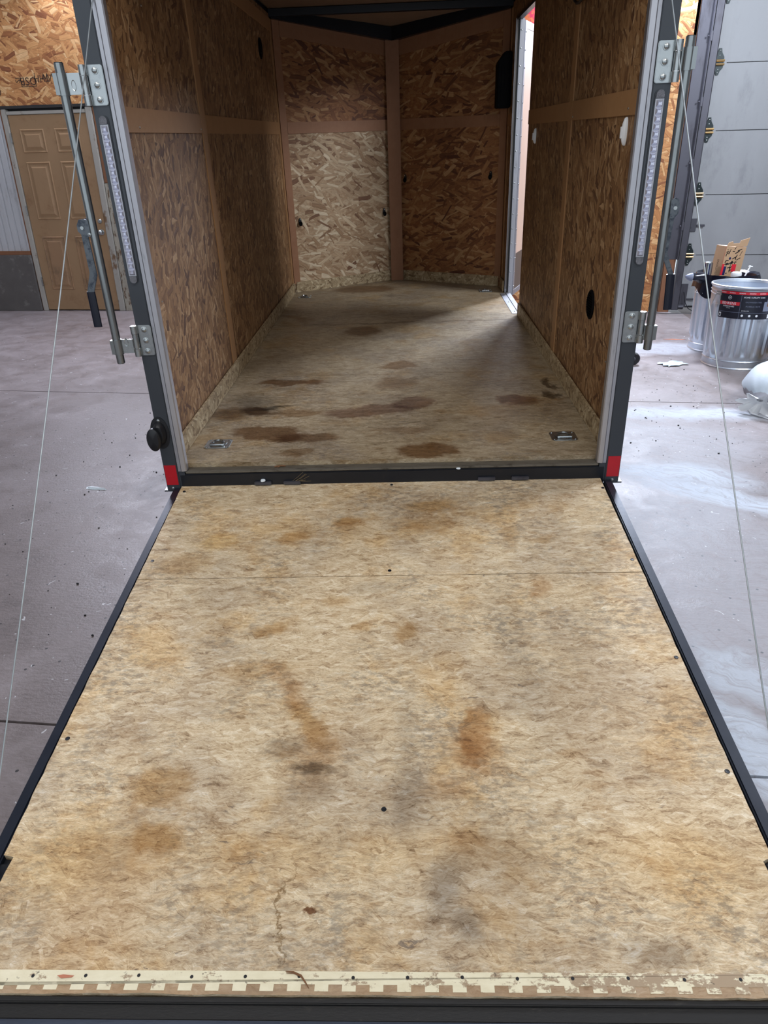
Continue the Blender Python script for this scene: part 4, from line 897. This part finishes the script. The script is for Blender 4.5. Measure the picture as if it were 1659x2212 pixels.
# label wrapped round the front can; arc position measured from the left edge of the label
LR = R1(.53) + .0035; LA0 = math.radians(209); ZL0, ZL1 = .445, .605
def lab(u, z, lift=0): z = .603 - (ZL1 - z) * 1.28; a = LA0 + u * 1.25 / LR; rr = R1(z) + .0045 + lift; return Vector((rr * math.cos(a), rr * math.sin(a), z))
LBL = empty('paper_label', parent=c1); LW_ = .47
def patch(name, mat, u0, u1, z0, z1, lift=0, parent=LBL):
    b = bm_(); n = max(2, int((u1 - u0) / .012))
    A = [[b.verts.new(lab(u0 + (u1 - u0) * i / n, z, lift + l)) for i in range(n + 1)] for z, l in ((z0, -.0008), (z0, 0), (z1, 0), (z1, -.0008))]
    for r0_, r1_ in ((0, 1), (1, 2), (2, 3)):
        for i in range(n): b.faces.new((A[r0_][i], A[r0_][i + 1], A[r1_][i + 1], A[r1_][i]))
    return obj(name, b, mat, parent)
patch('label_sheet', 'label_black', 0, LW_, ZL0, ZL1)
patch('label_stripe', 'label_red', 0, LW_, ZL1 - .018, ZL1 - .002, .0006)
patch('label_stripe', 'label_red', 0, .128, .523, .543, .0006)
patch('label_line', 'label_grey', .132, .1335, ZL0, .587, .0006); patch('label_line', 'label_grey', 0, LW_, .482, .4835, .0006)
patch('label_picture', 'label_grey', .285, .325, .545, .580, .0006); patch('label_picture', 'label_grey', .268, .350, .492, .548, .0006); patch('label_picture', 'splinter', .29, .338, .52, .552, .0012)
patch('barcode_sticker', 'label_white', .305, .372, .450, .474, .0010)
for k in range(8): patch('barcode_line', 'label_black', .322 + k * .0042, .3238 + k * .0042, .455, .470, .0016)
patch('label_symbol', 'label_white', .006, .022, .452, .475, .0008); patch('label_symbol', 'label_black', .009, .019, .457, .470, .0013)
for k in range(3):
    b = bm_(); c_ = [lab(.152 + k * .042 + .007 * math.cos(a), .466 + .007 * math.sin(a), .0010) for a in [i * math.pi / 8 for i in range(16)]]; b.faces.new([b.verts.new(v) for v in c_]); obj('label_symbol', b, 'label_white', LBL)
b = bm_(); c_ = [lab(.385 + .024 * math.cos(a), .556 + .026 * math.sin(a), .0018) for a in [i * math.pi / 12 for i in range(24)]]; b.faces.new([b.verts.new(v) for v in c_]); obj('round_sticker', b, 'label_green', LBL)
b = bm_(); tube(b, [lab(.066 + .010 * math.cos(a), .567 + .010 * math.sin(a), .0008) for a in [i * math.pi / 8 for i in range(17)]], .0008, 5); obj('label_emblem', b, 'label_white', LBL)
def ltxt(s, u, z, size, mat='label_white', lift=.0014): text_mesh('label_lettering', s, size, mat, LBL, lambda v: lab(u + v.x, z + v.y, lift))
ltxt('BEHRENS', .064, .533, .0215); ltxt('HARDWARE', .064, .5155, .0125); ltxt('W', .066, .567, .012); ltxt('BEHRENS', .064, .505, .006)
ltxt('HOME / UTILITY CAN', .205, .572, .0125); ltxt('GALVANIZED STEEL', .205, .545, .0105, 'label_grey'); ltxt('POUBELLE / BOTE', .205, .520, .0105, 'label_grey'); ltxt('20 GALLON', .165, .494, .008)
ltxt('2', .385, .556, .026, 'label_white', .0024)
for k in range(8): ltxt('BEHRENS', .02 + k * .057, ZL1 - .010, .0085)
# liner draped over the far can
b = bm_(); seg = 72; rings = []
q = random.Random(4); ph = [q.random() * 6 for _ in range(6)]
for j in range(9):
    ring = []
    for k in range(seg):
        a = 2 * math.pi * k / seg; w = .5 * math.sin(5 * a + ph[0]) + .5 * math.sin(9 * a + ph[1]) + .35 * math.sin(17 * a + ph[2])
        if j <= 2: rr = R2(.6) - .016 - .02 * (2 - j); z = .50 + .065 * j
        else:
            t = (j - 3) / 5; drop = .07 + .09 * max(0, math.cos(a - math.radians(225))) + .03 * math.sin(5 * a + ph[3])
            z = .645 - (t ** 1.2) * drop if j > 3 else .645; rr = R2(.63) + .006 + .016 * t + .008 * w * t
        ring.append(b.verts.new((rr * math.cos(a), rr * math.sin(a), z + .004 * w)))
    rings.append(ring)
for j in range(8):
    for k in range(seg): b.faces.new((rings[j][k], rings[j][(k + 1) % seg], rings[j + 1][(k + 1) % seg], rings[j + 1][k]))
# gathered ear of the liner pulled out to the left
ln = obj('bin_liner', b, 'bagblack', c2, smooth=True)
b = bm_(); tube(b, [(-.235, -.10, .615), (-.285, -.12, .625), (-.32, -.13, .628), (-.345, -.14, .624)], .03, 14, taper=[.045, .03, .026, .010]); 
for v in b.verts: v.co += Vector((0, 0, .006 * math.sin(v.co.y * 180)))
obj('bin_liner', b, 'bagblack', c2, smooth=True)
b = bm_(); lathe(b, [(.034, 0), (.03, .02), (.016, .045), (0, .062)], (0, 0, 0), 16); bmesh.ops.transform(b, matrix=Matrix.Translation((-.33, -.135, .626)) @ Matrix.Rotation(-math.pi / 2 + .1, 4, 'Y') @ Matrix.Rotation(.2, 4, 'X'), verts=b.verts); 
o = obj('paper_cone', b, 'label_grey', None, smooth=True); o.location = (CAN2[0], CAN2[1], 0); tag(o, 'pale pointed cone of foil poking left from the black bin liner', 'rubbish')
# rubbish in the far can
b = bm_(); lathe(b, [(.001, 0), (.20, 0), (.20, .012), (.12, .03), (0, .035)], (CAN2[0], CAN2[1], .545), 24); tag(obj('rubbish_fill', b, 'bagblack', None), 'dark heap of bagged rubbish filling the far can', 'rubbish')['kind'] = 'stuff'
def boxc():
    t = empty('cardboard_box', (CAN2[0] - .085, CAN2[1] - .05, .592)); t.rotation_euler = (math.radians(2), math.radians(4), math.radians(24)); tag(t, 'brown cardboard box with printed front standing open in the far can', 'box')
    w, d, h = .205, .115, .27; th = .004
    for nm, a, m_ in (('box_side', (-.0, th, 0, d, 0, h), 'card'), ('box_side', (w - th, w, 0, d, 0, h), 'card'), ('box_front', (0, w, -th, 0, 0, h), 'card'), ('box_back', (0, w, d, d + th, 0, h), 'card'), ('box_top', (th, w * .5, 0, d, h - th, h), 'card_in')):
        b = bm_(); box(b, *a); obj(nm, b, m_, t)
    b = bm_(); prism(b, [(0, h), (w, h + .005), (w + .012, h + .075), (.13, h + .05), (.125, h + .030), (.06, h + .025), (.05, h + .042), (.012, h + .03)], -th, 0, 'y'); obj('box_flap', b, 'card', t)
    r = random.Random(8); b = bm_()
    for k in range(46):
        x = .008 + r.random() * (w - .05); z = .03 + r.random() * (h - .05); l = .01 + r.random() * .035; a = r.choice((0, .35, .5, 1.57, 1.2, .3)); 
        box(b, 0, l, -.0006, 0, 0, .0035 + r.random() * .006, Matrix.Translation((x, -th, z)) @ Matrix.Rotation(-a, 4, 'Y'))
    for v in b.verts: v.co.x = min(max(v.co.x, .002), w - .002); v.co.z = min(max(v.co.z, .02), h - .004)
    obj('box_print', b, 'rubber', t, kind='stuff')
    b = bm_(); box(b, .10, .145, -th - .0012, -th, .07, .13); box(b, .0, .02, -th - .0012, -th, .04, .13); obj('box_print', b, 'label_red', t, kind='stuff')
    b = bm_(); lathe(b, [(.011, -th), (.010, -th - .0014), (0, -th - .0014)], (.062, 0, .175), 12, axis='y'); box(b, .02, .045, -th - .0012, -th, .04, .11); obj('box_print', b, 'label_navy', t, kind='stuff')
    # printed side with the word running up it
    b = bm_(); box(b, -.0008, 0, 0, 0 + .001, 0, h); obj('box_print', b, 'label_red', t)
    text_mesh('box_lettering', 'SOLUTIONS', .028, 'ink', t, lambda v: Vector((-.0010, .055 + v.y, .075 + v.x)) if 0 else Vector((-.0010, .055 + v.y, .085 + v.x)))
boxc()
b = bm_(); lathe(b, [(.033, 0), (.033, .15), (.030, .158), (.022, .162), (0, .163)], (CAN2[0] - .175, CAN2[1] - .02, .575), 24); tb = obj('ribbed_tube', b, 'galv', None, smooth=True); tag(tb, 'upright silver and navy can standing left in the far trash can', 'can')
b = bm_(); 
for k in range(3):
    a0 = math.radians(200 + k * 62); n = 5; pts = []
    V = [[b.verts.new((CAN2[0] - .175 + .0336 * math.cos(a0 + .3 * i / n), CAN2[1] - .02 + .0336 * math.sin(a0 + .3 * i / n), z)) for i in range(n + 1)] for z in (.575, .725)]
    for i in range(n): b.faces.new((V[0][i], V[0][i + 1], V[1][i + 1], V[1][i]))
o = obj('can_stripe', b, 'label_navy', tb)
b = bm_(); lathe(b, [(.03, 0), (.040, .03), (.044, .055), (.040, .070), (.026, .078), (0, .079)], (CAN2[0] + .03, CAN2[1] - .125, .59), 28); tg = tag(obj('white_lid_tub', b, 'white_plastic', None, smooth=True), 'small rounded white tub on top of rubbish before the cardboard box', 'tub')
b = bm_(); tube(b, [(CAN2[0] + .115, CAN2[1] - .04, .58), (CAN2[0] + .175, CAN2[1] + .0, .70)], .006, 8); tube(b, [(CAN2[0] + .160, CAN2[1] + .0, .695), (CAN2[0] + .192, CAN2[1] + .0, .69)], .006, 8); tag(obj('white_stick', b, 'white_plastic', None, smooth=True), 'thin white plastic stick leaning on the right rim of the far can', 'stick')

# sandbag at the right edge: lumpy sack, gathered neck, frilled mouth, strings
sb = empty('sandbag', (2.36, 2.33, 0)); tag(sb, 'white woven sandbag tied at its neck lying on the floor at right', 'sandbag')
b = bm_(); nu, nv = 40, 28; rings = []
for i in range(nu + 1):
    t = i / nu; x = -.27 + .75 * t
    s = min(1, (1 - (1 - min(1, t / .5)) ** 2.4)) ** .62 if t < .5 else (1 - max(0, (t - .55) / .45) ** 3) ** .5
    s = max(s, .10 if i == 0 else .05); ring = []
    for k in range(nv):
        a = 2 * math.pi * k / nv; fold = 1 + .05 * math.sin(11 * a + 3 * t) * max(0, 1 - t * 2.2) + .02 * math.sin(5 * a + 9 * t)
        y = .225 * s * math.cos(a) * fold; z = .14 + .14 * s * math.sin(a) * fold * (1 if math.sin(a) > 0 else .98)
        z = max(z - (1 - s) * .055, .002); ring.append(b.verts.new((x, y, z)))
    rings.append(ring)
for i in range(nu):
    for k in range(nv): b.faces.new((rings[i][k], rings[i][(k + 1) % nv], rings[i + 1][(k + 1) % nv], rings[i + 1][k]))
b.faces.new(rings[0][::-1]); b.faces.new(rings[-1])
sk = obj('sack_body', b, 'foam_white', sb, smooth=True, mats=['foam_white', 'bag_grey'])
for p in sk.data.polygons:
    if p.center.z < .125: p.material_index = 1
b = bm_(); rings = []
for i in range(7):
    t = i / 6; ring = []
    for k in range(56):
        a = 2 * math.pi * k / 56; r_ = .022 + .06 * t ** .8 + .018 * t * math.sin(7 * a) + .008 * t * math.sin(13 * a + 1)
        ring.append(b.verts.new((-.27 - .07 * t - .012 * t * math.sin(5 * a), r_ * math.cos(a) * 1.3, max(.004, .078 + r_ * math.sin(a) * .75 - .01 * t))))
    rings.append(ring)
for i in range(6):
    for k in range(56): b.faces.new((rings[i][k], rings[i][(k + 1) % 56], rings[i + 1][(k + 1) % 56], rings[i + 1][k]))
b.faces.new(rings[0]); obj('frilled_mouth', b, 'white_plastic', sb, smooth=True)
b = bm_(); tube(b, [(-.335, .03, .03), (-.345, .01, .012), (-.345, -.06, .005), (-.37, -.12, .004), (-.41, -.15, .004)], .005, 8); obj('tie_string', b, 'white_plastic', sb, smooth=True)
b = bm_(); tube(b, [(-.33, -.07, .02), (-.30, -.12, .006), (-.25, -.17, .005), (-.23, -.21, .004), (-.235, -.25, .004)], .006, 8); obj('tie_string', b, 'white_plastic', sb, smooth=True)
sb.rotation_euler = (0, 0, math.radians(50))
# bucket at the frame edge
bk = empty('bucket', (2.785, 3.19, 0)); tag(bk, 'white plastic bucket with yellow and navy label at the right edge', 'bucket')
b = bm_(); lathe(b, [(.125, 0), (.132, .004), (.148, .34), (.154, .345), (.154, .37), (.145, .37), (.142, .34), (.125, .012), (.001, .012)], (0, 0, 0), 48); obj('bucket_body', b, 'white_plastic', bk, smooth=True)
for m_, z0, z1 in (('label_yellow', .055, .13), ('label_red', .13, .14), ('label_navy', .14, .26)):
    b = bm_(); lathe(b, [(.1325 + .047 * z0, z0), (.1325 + .047 * z1, z1)], (0, 0, 0), 48); bmesh.ops.delete(b, geom=[f for f in b.faces if len(f.verts) > 10], context='FACES'); obj('bucket_label', b, m_, bk, smooth=True)
b = bm_(); tube(b, [(.155 * math.cos(a), .02, .33 - .14 * math.sin(a)) for a in [math.pi * k / 16 for k in range(17)]], .003, 6); obj('bucket_handle', b, 'galv', bk, smooth=True)

# floor litter
b = bm_(); prism(b, [(-.055, .008), (-.04, .028), (.0, .024), (.07, .0), (.0, -.012), (-.045, -.012)], 0, .002); prism(b, [(-.045, .004), (.06, .001), (-.03, -.004)], .002, .010)
o = obj('folded_paper', b, 'paper'); o.location = (-1.633, .568, .0); o.rotation_euler = (0, 0, -.1); tag(o, 'small white folded paper scrap on concrete left of the ramp', 'paper')
b = bm_(); n = 7
V = [[b.verts.new(((i - 3) * .033 + .02 * math.sin(j * 2.1), (j - 3) * .022 + .012 * math.sin(i * 1.7), .004 + .006 * abs(math.sin(i * 2.3 + j * 1.9)))) for i in range(n)] for j in range(n)]
for i in range(n - 1):
    for j in range(n - 1): b.faces.new((V[j][i], V[j][i + 1], V[j + 1][i + 1], V[j + 1][i]))
ge = bmesh.ops.solidify(b, geom=b.faces[:], thickness=.001)
o = obj('plastic_film', b, 'pale_film'); o.location = (1.95, 3.42, .002); o.rotation_euler = (0, 0, .5); tag(o, 'crumpled pale clear film lying flat on floor before the cans', 'plastic film')
b = bm_(); prism(b, edge_pts([(-.10, .0), (.0, .012), (.11, -.01), (.02, -.025)], .01, 4, .02), 0, .003); o = obj('rust_scrap', b, 'rust'); o.location = (2.19, 4.40, 0); tag(o, 'flat orange rusty scrap on the floor left of the far can', 'scrap')
# caster wheel peeping out from behind the right post
b = bm_(); lathe(b, [(.012, -.018), (.042, -.020), (.050, -.012), (.050, .012), (.042, .020), (.012, .018)], (0, 0, .050), 28, axis='y')
cw = obj('caster_wheel', b, 'rubber', None, smooth=True); cw.location = (1.63, 3.40, 0); tag(cw, 'small black rubber wheel on the floor just beyond the right post', 'wheel')
b = bm_(); lathe(b, [(.014, -.021), (.010, -.024), (0, -.024)], (0, 0, .05), 16, axis='y'); obj('wheel_hub', b, 'track', cw, smooth=True)
# red cloth on the far wall, seen over the open side door
b = bm_(); nx, nz = 14, 8
V = [[b.verts.new((.35 + .95 * i / nx, WY - .015 - .008 * math.sin(i * 1.3), 2.45 + .8 * j / nz)) for i in range(nx + 1)] for j in range(nz + 1)]
for i in range(nx):
    for j in range(nz): b.faces.new((V[j][i], V[j][i + 1], V[j + 1][i + 1], V[j + 1][i]))
bmesh.ops.solidify(b, geom=b.faces[:], thickness=.003)
tag(obj('wall_banner', b, 'poster', None, smooth=True), 'red and pink cloth hanging on far wall, seen over open side door', 'banner')
# gravel grit by the ramp
def grit(n, seed, fx):
    r = random.Random(seed); b = bm_()
    for k in range(n):
        x, y = fx(r); s = .002 + r.random() ** 3 * .005
        m = bmesh.ops.create_icosphere(b, subdivisions=1, radius=s, matrix=Matrix.Translation((x, y, s * .5)) @ Matrix.Rotation(r.random() * 6, 4, 'Z') @ Matrix.Diagonal((1, .8, .6, 1)))
    return b
b = grit(150, 3, lambda r: (-2.2 + r.random() * 1.0 + r.random() * .35, -1.0 + r.random() * 3.2)); g1 = tag(obj('floor_grit', b, 'rubber'), 'dark grit scattered over the concrete left of the ramp', 'grit'); g1['kind'] = 'stuff'
b = grit(150, 5, lambda r: (1.05 + r.random() * .95, 1.2 + r.random() * 2.4)); g2 = tag(obj('floor_grit', b, 'rubber'), 'dark grit scattered on concrete right of the trailer', 'grit'); g2['kind'] = 'stuff'
